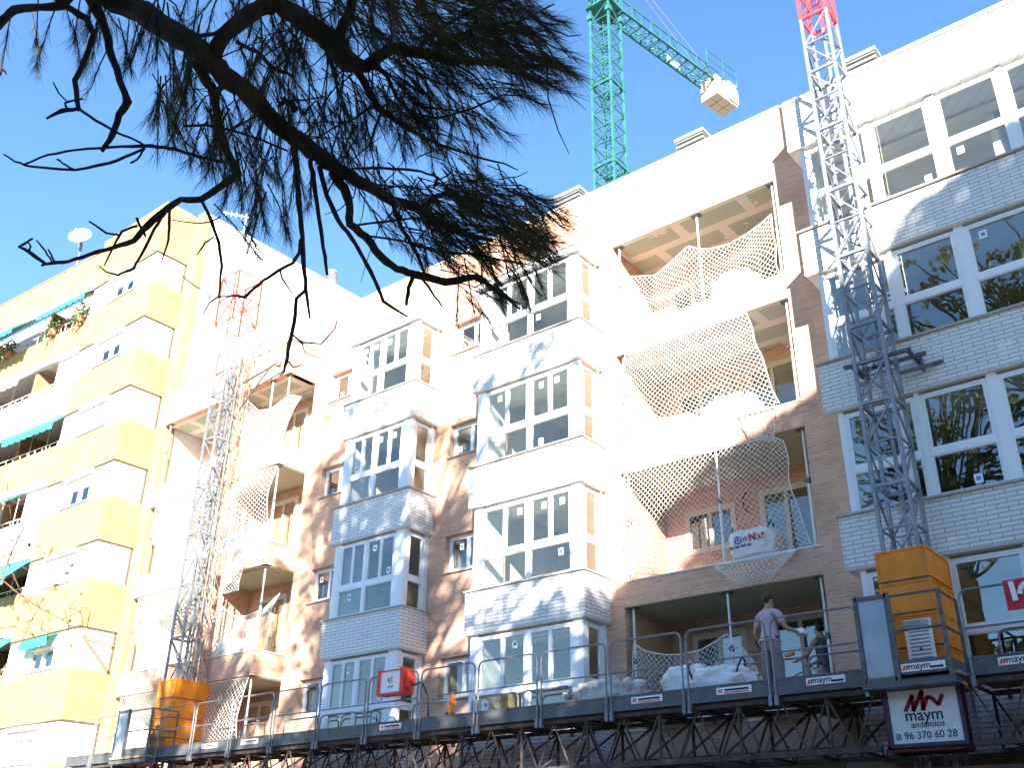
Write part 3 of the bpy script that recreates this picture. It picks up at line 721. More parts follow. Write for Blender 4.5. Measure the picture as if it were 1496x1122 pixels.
def label_plate(tbo, xc, kind, y=PFY):
    p = MB(); zc = DZ+.09
    wd = .62
    p.box(xc-wd/2, xc+wd/2, y-.006, y+.001, zc-.055, zc+.055, 0)
    if kind == 'maym':
        text(p, 'maym', (xc-.05, y-.006, zc-.028), (1,0,0), (0,0,1), .13, 1, bold=.012)
        p.bar((xc+.1, y-.010, zc-.02), (xc+wd/2-.03, y-.010, zc-.02), .004, .03, 1)
        p.bar((xc-.28, y-.010, zc-.03), (xc-.25, y-.010, zc+.03), .004, .025, 2); p.bar((xc-.24, y-.010, zc-.03), (xc-.21, y-.010, zc+.03), .004, .025, 2)
    else:
        p.bar((xc-.27, y-.010, zc-.03), (xc-.25, y-.010, zc+.03), .004, .022, 2); p.bar((xc-.23, y-.010, zc-.03), (xc-.21, y-.010, zc+.03), .004, .022, 2)
        p.bar((xc-.16, y-.010, zc+.008), (xc+.26, y-.010, zc+.008), .004, .03, 1); p.bar((xc-.16, y-.010, zc-.032), (xc+.26, y-.010, zc-.032), .004, .016, 2)
    p.build('label_plate', ['sticker_white', 'print_dark', 'print_red'], tbo)
xs = [-28.3, -27.0, -25.75]
for a, c in zip(xs, xs[1:]): guardrail(a, c, PFY); toeboard(a, c, PFY)
x = -23.95; i = 0
while x > -100 and x < -5.6:
    e = min(x+1.5375, -5.5); guardrail(x, e, PFY); t_ = toeboard(x, e, PFY)
    if i in (1, 2, 5, 9): label_plate(t_, (x+e)/2, 'plain')
    if i in (10, 11): label_plate(t_, (x+e)/2+.1, 'maym' if i == 11 else 'plain')
    if i % 2 == 0 and i > 1: guardrail(x+.2, e, PBY, h=.75)
    else: guardrail(x, e-.2, PBY, h=.75)
    x = e; i += 1
x = -4.1
for i in range(4):
    guardrail(x, x+1.6, PFY); t_ = toeboard(x, x+1.6, PFY); guardrail(x+.1, x+1.5, PBY, h=.8)
    if i == 0: label_plate(t_, x+.72, 'maym')
    x += 1.6
# drive units: folded sheet housings round the masts
def drive_unit(xa, xb, front, ztop, ridge):
    h = MB(); z0 = DZ-.02; yb = -1.05; th = .03; xm = (xa+xb)/2
    def ring(z, inset):
        p = [(xa+inset, front+inset*.5+(.12 if ridge else 0)), (xm, front+inset*.5) if ridge else None, (xb-inset, front+inset*.5+(.12 if ridge else 0)), (xb-inset, yb), (xa+inset, yb)]
        return [(*q, z) for q in p if q]
    nlev = 4; dz = (ztop-z0)/nlev
    for l in range(nlev):
        ins = .0 if l < 2 else .045
        a = ring(z0+l*dz+.012, ins); c = ring(z0+(l+1)*dz-.012, ins); n = len(a)
        for q in range(n):
            r = (q+1) % n; h.quad(a[q], a[r], c[r], c[q])
            h.bar(Vector(a[q]).lerp(Vector(a[r]), .02)+Vector((0,0,.03)), Vector(a[r]).lerp(Vector(a[q]), .02)+Vector((0,0,.03)), .03, .045)
            h.bar(Vector(c[q]).lerp(Vector(c[r]), .02)-Vector((0,0,.02)), Vector(c[r]).lerp(Vector(c[q]), .02)-Vector((0,0,.02)), .03, .03)
            h.bar(a[q], c[q], .035)
        d = ring(z0+l*dz, ins+.02)
        for q in range(n): h.bar(d[q], d[(q+1) % n], .02, .03, 1)
    ho = h.build('drive_housing', ['safety_yellow', 'dark_steel'], PLAT)
    return ho
ho = drive_unit(-5.32, -4.47, -2.12, 6.32, False)
b = MB(); zz = 4.42; b.box(-4.98, -4.58, -2.20, -2.185, zz+.07, zz+.76)
for j in range(10): b.box(-4.93, -4.63, -2.204, -2.2, zz+.13+j*.055, zz+.145+j*.055, 1)
b.box(-4.80, -4.76, -2.205, -2.2, zz+.3, zz+.34, 1); b.box(-4.99, -4.62, -2.23, -2.2, zz+.66, zz+.74, 2); b.build('notice', ['sticker_white', 'toe_steel', 'gate_panel'], ho)
ho2 = drive_unit(-24.95, -24.1, -2.1, 6.3, False)
b = MB(); b.tube([(-24.6, -2.2, 4.4), (-24.6, -2.2, 4.95), (-24.45, -2.2, 5.1), (-24.15, -2.2, 4.5)], .025, 5)
for j in range(3): b.bar((-24.85+j*.08, -2.2, 4.4), (-24.85+j*.08, -2.2, 4.9), .03)
b.build('control_lever', 'dark_steel', ho2)
# cabins of rails in front of the units, sheet-metal gates
def unit_front(xa, xb, y, gx0, gx1):
    r = MB()
    for xx in (xa, xb): r.bar((xx, y, DZ-.1), (xx, y, DZ+1.15), .05)
    for z in (DZ+1.13, DZ+.62): r.tube([(xa, y, z), (xb, y, z)], .02, 6)
    r.tube([(xb, y, DZ+1.13), (xb, PFY+.55, DZ+1.13)], .02, 6); r.tube([(xb, y, DZ+.62), (xb, PFY+.55, DZ+.62)], .02, 6)
    r.bar((xb, PFY+.55, DZ-.1), (xb, PFY+.55, DZ+1.15), .04)
    r.build('guardrail', 'dark_steel', PLAT)
    tb = MB(); tb.box(xa, xb, y, y+.03, DZ-.06, DZ+.2); tb.box(xb-.03, xb, y+.03, PFY+.5, DZ-.06, DZ+.2); tb.box(gx0-.05, xb+.05, y-.02, y+.25, DZ-.16, DZ-.07); tbo = tb.build('toe_board', 'toe_steel', PLAT)
    g = MB(); g.box(gx0+.04, gx1-.04, y+.01, y+.03, DZ-.02, DZ+1.12)
    g.build('gate_sheet', 'gate_panel', PLAT)
    g = MB()
    for xx in (gx0, gx1): g.bar((xx, y+.02, DZ-.08), (xx, y+.02, DZ+1.2), .06)
    for z in (DZ-.05, DZ+1.15): g.bar((gx0, y+.02, z), (gx1, y+.02, z), .06)
    g.build('gate_frame', 'toe_steel', PLAT)
    return tbo
uf = unit_front(-4.97, -4.25, -2.75, -5.47, -5.0)
label_plate(uf, -4.62, 'maym', -2.755)
uf = unit_front(-25.05, -24.0, -2.7, -25.6, -25.1)
# drive unit chassis hanging under the deck of the right mast
b = MB()
for xx in (-5.36, -4.42):
    for yy in (-2.34, -1.9): b.bar((xx, yy, 3.35), (xx, yy, 4.2), .09)
for z in (3.36, 4.2):
    b.bar((-5.42, -2.34, z), (-4.36, -2.34, z), .09); b.bar((-5.42, -1.9, z), (-4.36, -1.9, z), .09)
    for xx in (-5.36, -4.42): b.bar((xx, -2.34, z), (xx, -1.9, z), .09)
b.box(-5.3, -4.48, -2.26, -1.95, 3.5, 4.1); b.build('chassis', 'frame_maroon', PLAT)
b = MB()
for xx in (-24.95, -24.05):
    for yy in (-2.4, -1.9): b.bar((xx, yy, 3.35), (xx, yy, 4.2), .09)
for z in (3.36, 4.2): b.bar((-25, -2.4, z), (-24, -2.4, z), .1)
b.build('chassis', 'frame_maroon', PLAT)

# ------------------------------------------------------------------ sign under the right unit
sy = -2.42
S = thing('rental_sign', 'white square sign with a red squiggle, dark lettering and a phone number', 'sign', (-4.9, sy, 3.36))
sx0, sx1, sz0, sz1 = -5.30, -4.33, 3.42, 4.14
b = MB(); b.box(sx0, sx1, sy, sy+.03, sz0, sz1); so_ = b.build('board', 'sign_face', S)
b = MB()
for z in (sz0-.02, ): b.box(sx0-.05, sx1+.05, sy-.01, sy+.05, z-.03, z+.02)
for xx in (sx0-.05, sx1): b.box(xx, xx+.05, sy-.01, sy+.05, sz0, sz1)
b.build('frame', 'sign_frame', S)
b = MB(); cx = (sx0+sx1)/2
path = [(-.26, .30), (-.13, .50), (-.14, .30), (.02, .55), (.00, .30), (.09, .47), (.16, .44), (.24, .35), (.31, .48)]
def smoothpath(p, n=5):
    o = []
    for i in range(len(p)-1):
        for k in range(n): t = k/n; o.append((p[i][0]+(p[i+1][0]-p[i][0])*t, p[i][1]+(p[i+1][1]-p[i][1])*t))
    return o+[p[-1]]
zlogo = sz0+.14
pp = [Vector((cx-.01+u*.95, sy-.004, zlogo+v)) for u, v in smoothpath(path)]
for a, c in zip(pp, pp[1:]): b.bar(a+(a-c)*.25, c+(c-a)*.25, .006, .055, 0)
b.build('logo', 'logo_red', S)
b = MB()
text(b, 'maym', (cx-.01, sy, sz0+.30), (1,0,0), (0,0,1), .225, bold=.012)
b.build('lettering', 'print_dark', S); b = MB()
text(b, 'andamios', (cx+.02, sy, sz0+.205), (1,0,0), (0,0,1), .125, shear=.15, bold=.006)
b.build('lettering', 'print_dark', S); b = MB()
text(b, '96 370 60 28', (cx+.04, sy, sz0+.055), (1,0,0), (0,0,1), .138, bold=.006)
for q in range(10):                         # ring and handset mark before the number
    t0, t1 = 2*pi*q/10, 2*pi*(q+1)/10
    b.bar((cx-.41+.035*cos(t0), sy-.004, sz0+.095+.045*sin(t0)), (cx-.41+.035*cos(t1), sy-.004, sz0+.095+.045*sin(t1)), .004, .008)
b.bar((cx-.425, sy-.005, sz0+.07), (cx-.395, sy-.005, sz0+.12), .004, .014)
b.build('lettering', 'print_dark', S)

# red and white control box hung on the rail
bx0, bx1, by = -15.75, -15.03, -2.6
C = thing('control_box', 'white control box in a red frame hung on the platform guard rail', 'control box', (bx0, by, 4.98))
b = MB(); b.box(bx0+.08, bx1-.05, by-.1, by+.16, 5.03, 5.45); b.build('cabinet', 'sticker_white', C)
b = MB()
b.box(bx0, bx0+.08, by-.13, by+.19, 4.99, 5.5); b.box(bx1-.05, bx1+.05, by-.13, by+.19, 4.99, 5.5)
b.box(bx0+.08, bx1-.05, by-.11, by+.18, 5.452, 5.48); b.box(bx0+.08, bx1-.05, by-.11, by+.18, 4.99, 5.028); b.build('frame', 'box_red', C)
b = MB(); text(b, '45', ((bx0+bx1)/2, by-.1, 5.22), (1,0,0), (0,0,1), .17, bold=.005)
b.bar((bx0+.3, by-.105, 5.14), (bx0+.48, by-.105, 5.14), .004, .02); b.build('lettering', 'print_red', C)
b = MB(); b.box(bx1+.055, bx1+.12, by-.08, by+.02, 5.1, 5.4); b.box(bx1+.055, bx1+.14, by+.04, by+.14, 5.2, 5.36); b.box(bx1+.055, bx1+.13, by+.0, by+.12, 5.02, 5.12); b.build('socket', 'box_red', C)
b = MB(); b.tube([(bx1+.1, by+.1, 5.15), (bx1+.35, by+.12, 5.2), (bx1+.55, by+.1, 4.9), (bx1+.5, by+.2, 4.45)], .02, 6); b.build('cable', 'print_dark', C)
# red banner on the right-hand rail
q0 = P(1464, 850, -2.56)
b = MB()
X0, X1, Z0, Z1 = q0.x, q0.x+1.5, 5.04, 5.46
nx = 14
for i in range(nx):
    a, c = X0+(X1-X0)*i/nx, X0+(X1-X0)*(i+1)/nx; ya, yc = -2.56+.015*sin(i*1.7), -2.56+.015*sin((i+1)*1.7)
    b.slab([(a, ya, Z0), (c, yc, Z0), (c, yc, Z1), (a, ya, Z1)], (0, 1, 0), .004)
def letter_n(x): # open-bottomed letter as thick strokes
    y = -2.585
    b.bar((x, y, Z0+.12), (x-.02, y, Z1-.03), .006, .07, 1); prev = None
    for k in range(9):
        t = pi*k/8; p = (x+.22-.15*cos(t), y, Z0+.2+.15*sin(t))
        if prev: b.bar(prev, p, .006, .07, 1)
        prev = p
    b.bar((x+.37, y, Z0+.2), (x+.37, y, Z0+.06), .006, .07, 1)
letter_n(X0+.13); letter_n(X0+.7)
solo(b, 'banner', ['banner_red', 'sticker_white'], 'red banner with white letters tied to the guard rail at the far right', 'banner', (X0, -2.56, Z0))

# ------------------------------------------------------------------ tower crane behind the roof
cx0, cy0, cw, ctop = -22.85, 16.39, 1.2, 46.2
T = thing('tower_crane', 'tall green lattice tower crane behind the white roofline', 'tower crane', (cx0+cw/2, cy0+cw/2, 0))
b = MB(); lattice(b, cx0, cx0+cw, cy0, cy0+cw, 14, ctop, 1.08, .12, .05)
for z in (18, 23.4, 28.8, 34.2, 39.6): 
    for c in ((cx0, cy0), (cx0+cw, cy0), (cx0+cw, cy0+cw), (cx0, cy0+cw)): b.box(c[0]-.09, c[0]+.09, c[1]-.09, c[1]+.09, z-.15, z+.15)
    for y in (cy0, cy0+cw): b.bar((cx0, y, z), (cx0+cw, y, z), .12)
    for xx in (cx0, cx0+cw): b.bar((xx, cy0, z), (xx, cy0+cw, z), .12)
b.build('mast', 'crane_green', T)
b = MB(); lx = cx0+.55
for s in (-.2, .2): b.bar((lx+s, cy0+.75, 14), (lx+s, cy0+.75, ctop), .05)
for i in range(100): b.bar((lx-.2, cy0+.75, 14+i*.32), (lx+.2, cy0+.75, 14+i*.32), .03)
for i in range(26): b.box(lx-.33, lx+.33, cy0+.45, cy0+.48, 15+i*1.2, 15.06+i*1.2)
b.build('ladder', 'crane_green', T)
# slewing ring and counter-jib
b = MB(); b.box(cx0-.2, cx0+cw+.2, cy0-.2, cy0+cw+.2, 45.3, 45.45); b.tube([(cx0+.6, cy0+.6, 45.45), (cx0+.6, cy0+.6, 45.75)], .75, 16)
for c in ((cx0, cy0), (cx0+cw, cy0), (cx0+cw, cy0+cw), (cx0, cy0+cw)): b.box(c[0]-.14, c[0]+.14, c[1]-.14, c[1]+.14, 44.5, 44.85)
for c in ((cx0, cy0), (cx0+cw, cy0), (cx0+cw, cy0+cw), (cx0, cy0+cw)): b.bar((c[0], c[1], 45.6), (cx0+.6+(c[0]-cx0-.6)*.3, cy0+.6+(c[1]-cy0-.6)*.3, 52), .12)
b.build('slewing_ring', 'crane_green', T)
jd = Vector((.175, .985, 0)).normalized(); js = Vector((jd.y, -jd.x, 0)); jo = Vector((cx0+.95, cy0+1.1, 45))
def J(l, s, h): return jo+jd*l+js*s+Vector((0, 0, h))
L = 9.6
b = MB()
for s in (-.45, .55):
    b.bar(J(0, s, .1), J(L, s, .1), .12); b.bar(J(0, s, .95), J(L-1.2, s, .95), .06)
n = 12
for i in range(n+1):
    l = L*i/n; b.bar(J(l, -.45, .1), J(l, .55, .1), .06)
    for s in (-.45, .55):
        if l < L-1.2: b.bar(J(l, s, .1), J(l, s, .95), .045)
    if i < n:
        b.bar(J(l, -.45, .1), J(l+L/n, .55, .1), .045)
        for s in (-.45, .55):
            if l+L/n < L-1: b.bar(J(l, s, .95 if i % 2 else .1), J(l+L/n, s, .1 if i % 2 else .95), .04)
b.build('counter_jib', 'crane_green', T)
b = MB()
for i in range(28): b.bar(J(L*i/28, -.4, .17), J(L*i/28, .5, .17), .03)
b.build('walkway', 'crane_green', T)
b = MB()
for l in (6.9, 8.4, 9.7): b.bar(J(l, .95, .2), J(l, .95, 1.55), .06); b.bar(J(l, .95, .2), J(l, .55, .15), .06)
for h in (.9, 1.5): b.bar(J(6.9, .95, h), J(9.7, .95, h), .035)
b.build('railing', 'crane_green', T)
b = MB()
for k in range(3):
    l0 = 7.95+k*.68
    for s0, s1 in ((-.5, .08), (.12, .7)):
        p = [J(l0, s0, -1.05), J(l0+.6, s0, -1.05), J(l0+.6, s1, -1.05), J(l0, s1, -1.05)]; b.slab(p, (0, 0, 1), 1.45)
b.build('counterweight', 'ballast', T)
b = MB(); b.slab([J(5.0, -.53, .15), J(6.1, -.53, .15), J(6.1, -.53, .95), J(5.0, -.53, .95)], js, .03); b.build('name_board', 'crane_white', T)
b = MB(); b.slab([J(9.0, .75, -.9), J(9.9, .75, -.9), J(9.9, .75, .5), J(9.0, .75, .5)], js, .05); b.build('name_board', 'crane_white', T)
b = MB(); b.tube([J(9.2, .3, .3), J(2, .2, 4), Vector((cx0+.6, cy0+.6, 52))], .02, 4); b.tube([J(9.2, -.2, .3), J(2, -.1, 4), Vector((cx0+.5, cy0+.6, 52))], .02, 4); b.build('tie_cable', 'steel', T)
b = MB(); lattice(b, cx0+.1, cx0+1.1, cy0-9, cy0-.2, 46, 47, 1.1, .1, .05); b.build('jib', 'crane_green', T)

# ------------------------------------------------------------------ props on the balconies
def prop(x, y, z0, z1, label):
    t = thing('steel_prop', label, 'prop', (x, y, z0), 'adjustable steel props on the open balconies')
    b = MB(); zm = z0+(z1-z0)*.55
    b.tube([(x, y, z0), (x, y, zm)], .032, 8); b.build('outer_tube', 'prop_steel', t)
    b = MB(); b.tube([(x, y, zm), (x, y, z1-.01)], .024, 8); b.build('inner_tube', 'prop_steel', t)
    b = MB(); b.box(x-.08, x+.08, y-.08, y+.08, z0, z0+.012); b.build('end_plate', 'dark_steel', t)
    b = MB(); b.box(x-.11, x+.11, y-.07, y+.07, z1-.03, z1-.010); b.build('end_plate', 'dark_steel', t)
    b = MB(); b.tube([(x, y, zm-.06), (x, y, zm+.05)], .05, 8); b.bar((x-.12, y, zm), (x+.12, y, zm), .016); b.build('collar', 'dark_steel', t)
rown = ['top', 'second', 'third', 'lowest']
for k in range(4):
    sets = [(-11.2, 'left end'), (-9.02, 'middle'), (-7.1, 'right end')]
    for x, s in sets:
        if k == 1 and s == 'middle': continue
        prop(x, .12, CURB[k]+.025, CEIL[k], f'white steel prop at the {s} of the {rown[k]} open balcony in the centre')
for k in range(4):
    for x, y, s in ((-22.56, -.86, 'right corner'), (-23.3, -.9, 'middle'), (-28.75, -.9, 'left end')):
        if s == 'middle' and k != 0: continue
        prop(x, y, bCURB[k]+.025, bCEIL[k], f'steel prop at the {s} of the {rown[k]} projecting balcony on the left')

# ------------------------------------------------------------------ safety nets
def curve(pts):
    d = [0]
    for a, c in zip(pts, pts[1:]): d.append(d[-1]+(Vector(c)-Vector(a)).length)
    def f(u):
        L = u*d[-1]
        for i in range(len(pts)-1):
            if L <= d[i+1] or i == len(pts)-2:
                t = (L-d[i])/max(1e-6, d[i+1]-d[i]); return Vector(pts[i]).lerp(Vector(pts[i+1]), min(1, t))
    return f
def net(label, top, bot, sag=.12, cell=.066, rope=.0045, seed=0, skew=.15, edge=.012, group='safety nets hung on the balconies', bulge=None):
    rd = random.Random(seed)
    tf, bf = curve(top), curve(bot)
    Lu = sum((Vector(a)-Vector(c)).length for a, c in zip(bot, bot[1:])); Lv = (tf(.5)-bf(.5)).length
    nu = max(6, int(max(Lu, sum((Vector(a)-Vector(c)).length for a, c in zip(top, top[1:])))/cell)); nv = max(6, int(max(Lv, (tf(.05)-bf(.05)).length, (tf(.95)-bf(.95)).length)/cell/.9))
    def S(u, v):
        p = tf(u).lerp(bf(u), v)
        ww = sin(pi*min(1, max(0, v)))
        p.y -= sag*ww*(.4+.6*noise.noise(Vector((u*2.2+seed, v*1.7, seed*1.3)))+.5*sin(pi*u))
        q = noise.noise_vector(Vector((u*3+seed*7, v*3, .5)))*.10*ww
        p.x += q.x + skew*ww*sin(v*3+seed)*.3; p.z += q.z-.10*ww*sin(pi*u)
        if bulge: p = bulge(p, u, v)
        return p
    G = [[S(i/nu, j/nv) for j in range(nv+1)] for i in range(nu+1)]
    b = MB(); cord = MB()
    def strand(a, c):
        d = c-a
        if d.length < 1e-5: return
        s = d.cross(Vector((0, 1, 0.01)))
        s = s.normalized()*rope; o = Vector((0, rope, 0))
        b.add([a-s, a+o*1.2, a+s, c-s, c+o*1.2, c+s], [(0,1,4,3), (1,2,5,4), (2,0,3,5)])
    for i in range(nu):
        for j in range(nv):
            if (i+j) % 2 == 0: strand(G[i][j], G[i+1][j+1])
            else: strand(G[i+1][j], G[i][j+1])
    t = thing('safety_net', label, 'net', bf(.5), group)
    b.build('mesh_panel', 'rope_white', t)
    cord.tube([G[i][0] for i in range(nu+1)], edge, 5); cord.tube([G[0][j] for j in range(nv+1)], edge*.8, 5); cord.tube([G[nu][j] for j in range(nv+1)], edge*.8, 5)
    cord.build('border_rope', 'rope_white', t)
    return t
def PP(lst, Y): return [P(x, y, Y) for x, y in lst]
net('sagging white net with three peaks on the top central open balcony', PP([(912.8,404.5),(957,401.9),(978,384.5),(1005,359),(1021,363.6),(1037,363.6),(1064,356.4),(1090.6,341.7),(1112,325.7),(1126.7,312.3)], -.03),
    [(-11.25, .0, 13.32), (-9, .0, 13.32), (-7.12, .0, 13.32)], sag=.1, seed=1)
net('wide white net covering the second central open balcony from ceiling to kerb', [(-11.05, -.03, 12.66), (-9.2, -.04, 12.64), (-7.95, -.03, 12.62)],
    [(-11.25, .0, 10.31), (-9, .0, 10.31), (-7.45, -.02, 10.33)], sag=.22, seed=2)
net('half-shaded net covering the third central open balcony, with the big printed bag behind it', [(-11.2, -.03, 9.69), (-9.2, -.05, 9.68), (-7.7, -.04, 9.66), (-7.45, -.03, 9.5)],
    [(-11.25, .0, 7.32), (-9, .0, 7.32), (-7.15, -.02, 7.34)], sag=.25, seed=3)
net('brown strip of loose net hanging over the parapet above the third open balcony', [(-8.35, -.05, 10.28), (-7.55, -.05, 10.28)], [(-8.15, -.06, 9.72), (-7.6, -.06, 9.5)], sag=.06, seed=8, cell=.06)
net('bunched net spilling over the parapet below the big printed bag', PP([(1045,826),(1085,820),(1130,812),(1168,803)], -.06), PP([(1052,835),(1075,852),(1095,857),(1125,848),(1160,806)], -.08), sag=.1, seed=9, cell=.055)
net('grey sagging net on the lowest central open balcony behind the workers', PP([(926,941),(943,952),(970,957),(994,957),(1024,950),(1045,938),(1061,927),(1077,938),(1099,965)], -.03),
    [(-11.2, .0, 4.32), (-9.2, .0, 4.32), (-7.9, .0, 4.32)], sag=.08, seed=4)
net('net pulled into a peak on the top projecting balcony on the left', PP([(358,582),(378,600),(396,597),(423,577),(440,580)], -.95), [(-24.5, -1.0, 13.05), (-22.5, -1.0, 13.05)], sag=.12, seed=5, cell=.076, rope=.005)
net('bulging net on the second projecting balcony on the left, above the printed bag', [(-25.0, -.99, 12.3), (-23.6, -1.02, 12.3), (-22.5, -.95, 12.3)], [(-24.9, -1.0, 10.05), (-23.6, -1.02, 10.05), (-22.5, -.98, 10.05)], sag=.4, seed=6, cell=.076, rope=.005)
net('loose triangular net on the third projecting balcony on the left', PP([(322,884),(339,899),(358,901),(385,890),(409,867)], -.97), [(-25.0, -1.0, 7.05), (-22.5, -1.0, 7.05)], sag=.15, seed=7, cell=.076, rope=.005)
net('net covering the lowest projecting balcony to the right of the yellow housing', [(-25.0, -1.0, 6.3), (-22.5, -1.0, 6.3)], [(-24.6, -1.02, 4.4), (-22.6, -1.0, 4.4)], sag=.2, seed=10, cell=.076, rope=.005)
net('net left of the lattice mast on the second projecting balcony', [(-28.6, -1.0, 12.3), (-25.4, -1.0, 12.3)], [(-27.6, -1.0, 10.05), (-25.4, -1.0, 10.05)], sag=.35, seed=11, cell=.076, rope=.005)
net('net left of the lattice mast on the third projecting balcony', [(-28.6, -1.0, 9.3), (-25.4, -1.0, 9.3)], [(-27.7, -1.0, 7.05), (-25.4, -1.0, 7.05)], sag=.35, seed=12, cell=.076, rope=.005)
net('net left of the yellow ridged housing on the lowest projecting balcony', [(-28.6, -1.0, 6.3), (-25.4, -1.0, 6.3)], [(-28.0, -1.0, 4.4), (-25.4, -1.0, 4.4)], sag=.25, seed=13, cell=.076, rope=.005)
net('fringe of net hanging under the second projecting balcony on the left', [(-24.3, -1.04, 9.95), (-23.3, -1.04, 9.95)], [(-24.2, -1.06, 8.75), (-23.4, -1.06, 8.75)], sag=.05, seed=14, cell=.07, rope=.009)

# ------------------------------------------------------------------ bags
def bulk_bag(c, rx, ry, rz, label, seed, straps=True, lettering=None, mat_='bag_white', group='white bulk bags on the balconies and platform'):
    c = Vector(c); t = thing('bulk_bag', label, 'bulk bag', (c.x, c.y, c.z), group)
    b = MB(); b.blob(c+Vector((0, 0, rz)), rx, ry, rz, 36, 22, amp=.16 if lettering else .34, sc=2.2+seed*.1 if lettering else 3.4+seed*.1, q=.5 if lettering else .72); b.build('sack', mat_, t, smooth=True)
    if straps:
        for sx in (-1, 1):
            s = MB(); a = c+Vector((sx*rx*.75, -ry*.55, rz*1.75))
            s.tube([a+Vector((-sx*.1, -.05, -.25)), a+Vector((0, -.05, .02)), a+Vector((sx*.04, .02, .16)), a+Vector((sx*.02, .16, .12)), a+Vector((0, .2, -.1))], .018, 5)
            s.build('lifting_strap', 'bag_strap', t)
    if lettering:
        s = MB(); yy = c.y-ry*1.03; L1, L2 = lettering
        text(s, L1, (c.x-.03, yy, c.z+rz*.98), (1, 0, .06), (0, 0, 1), .235, 0, bold=.02, align='RIGHT')
        text(s, L2, (c.x-.01, yy, c.z+rz*.99), (1, 0, .06), (0, 0, 1), .235, 1, bold=.02, align='LEFT')
        s.bar((c.x-.42, yy-.004, c.z+rz*.76), (c.x+.05, yy-.004, c.z+rz*.80), .004, .04, 0)
        s.build('print', ['print_blue', 'print_red'], t)
bulk_bag((-8.35, .55, 13.29), .52, .42, .36, 'white bulk bag behind the net of the top central open balcony', 1, straps=False)
bulk_bag((-10.2, .5, 10.29), .68, .42, .30, 'left one of two white bulk bags behind the net of the second open balcony', 2, straps=False)
bulk_bag((-8.75, .5, 10.29), .62, .42, .36, 'right one of two white bulk bags behind the net of the second open balcony', 3)
bulk_bag((-8.4, .34, 7.29), .50, .36, .32, 'white bulk bag with blue and red print, on the third open balcony in the centre', 4, lettering=('Big', 'Mat'))
bulk_bag((-24.3, -.62, 10.02), .55, .3, .30, 'white printed bulk bag on the second projecting balcony on the left', 5, lettering=('Big', 'Mat'))
bulk_bag((-23.9, -.66, 7.02), .55, .3, .24, 'slumped white bag on the third projecting balcony on the left', 6, straps=False)
bulk_bag((-8.25, -1.85, DZ), .62, .4, .30, 'slumped white bag beside the worker in the pink shirt on the platform', 7)
bulk_bag((-8.95, -1.75, DZ), .40, .35, .36, 'tilted white bag between two guard rail posts on the platform', 8, straps=False)
bulk_bag((-10.5, -1.85, DZ), .72, .38, .30, 'pile wrapped in translucent film on the platform below the grey net', 9, straps=False, mat_='film_wrap')
for i, (x, lab) in enumerate(((-10.4, 'leftmost flat white sack on the balcony kerb under the platform'), (-9.3, 'middle flat white sack on the balcony kerb under the platform'), (-8.0, 'rightmost flat white sack on the balcony kerb under the platform'))):
    bulk_bag((x, -.02, CURB[3]+.03), .5, .18, .07, lab, 11+i, straps=False)
# building materials lying on the platform
def planks(x0, x1, y, z, n, label, seed):
    rd = random.Random(seed); b = MB()
    for i in range(n):
        zz = z+.035*i; yy = y+rd.uniform(-.06, .06); b.bar((x0+rd.uniform(0, .2), yy, zz+.017), (x1-rd.uniform(0, .25), yy+rd.uniform(-.05, .05), zz+.017), .14, .032)
    solo(b, 'plank_stack', 'deck_wood', label, 'planks', ((x0+x1)/2, y, z), 'planks on the platform')
planks(-22.2, -20.2, -1.8, DZ, 5, 'short stack of wooden planks on the platform right of the yellow ridged housing', 3)
planks(-11.9, -9.9, -1.35, DZ+.45, 2, 'two long boards lying across the inner rail by the second bay', 4)
def grinder(x, y, z):
    t = thing('power_tool', 'yellow power tool hanging at the rail in front of the small window', 'power tool', (x, y, z))
    b = MB(); b.tube([(x, y, z), (x+.02, y, z+.2), (x+.04, y, z+.42)], [.05, .07, .05], 8); b.build('body', 'safety_yellow', t)
    b = MB(); b.tube([(x-.12, y, z+.02), (x+.1, y, z-.02)], .04, 7); b.build('handle', 'print_dark', t)
q = P(660, 1010, -2.2); grinder(q.x, -2.2, 4.55)
def bucket(x, y, z, label):
    t = thing('bucket', label, 'bucket', (x, y, z), 'buckets on the platform')
    b = MB(); b.tube([(x, y, z), (x, y, z+.28)], [.11, .14], 14); b.build('body', 'print_dark', t)
    b = MB(); b.tube([(x-.14, y, z+.27), (x-.08, y-.02, z+.38), (x+.08, y-.02, z+.38), (x+.14, y, z+.27)], .008, 5); b.build('handle', 'steel', t)
bucket(-6.6, -1.5, DZ, 'dark mortar bucket on the platform beside the sheet-metal gate')
bucket(-13.4, -1.6, DZ, 'dark mortar bucket on the platform in front of the second bay')
bucket(-20.0, -1.5, DZ, 'dark mortar bucket on the platform beside the stack of planks')

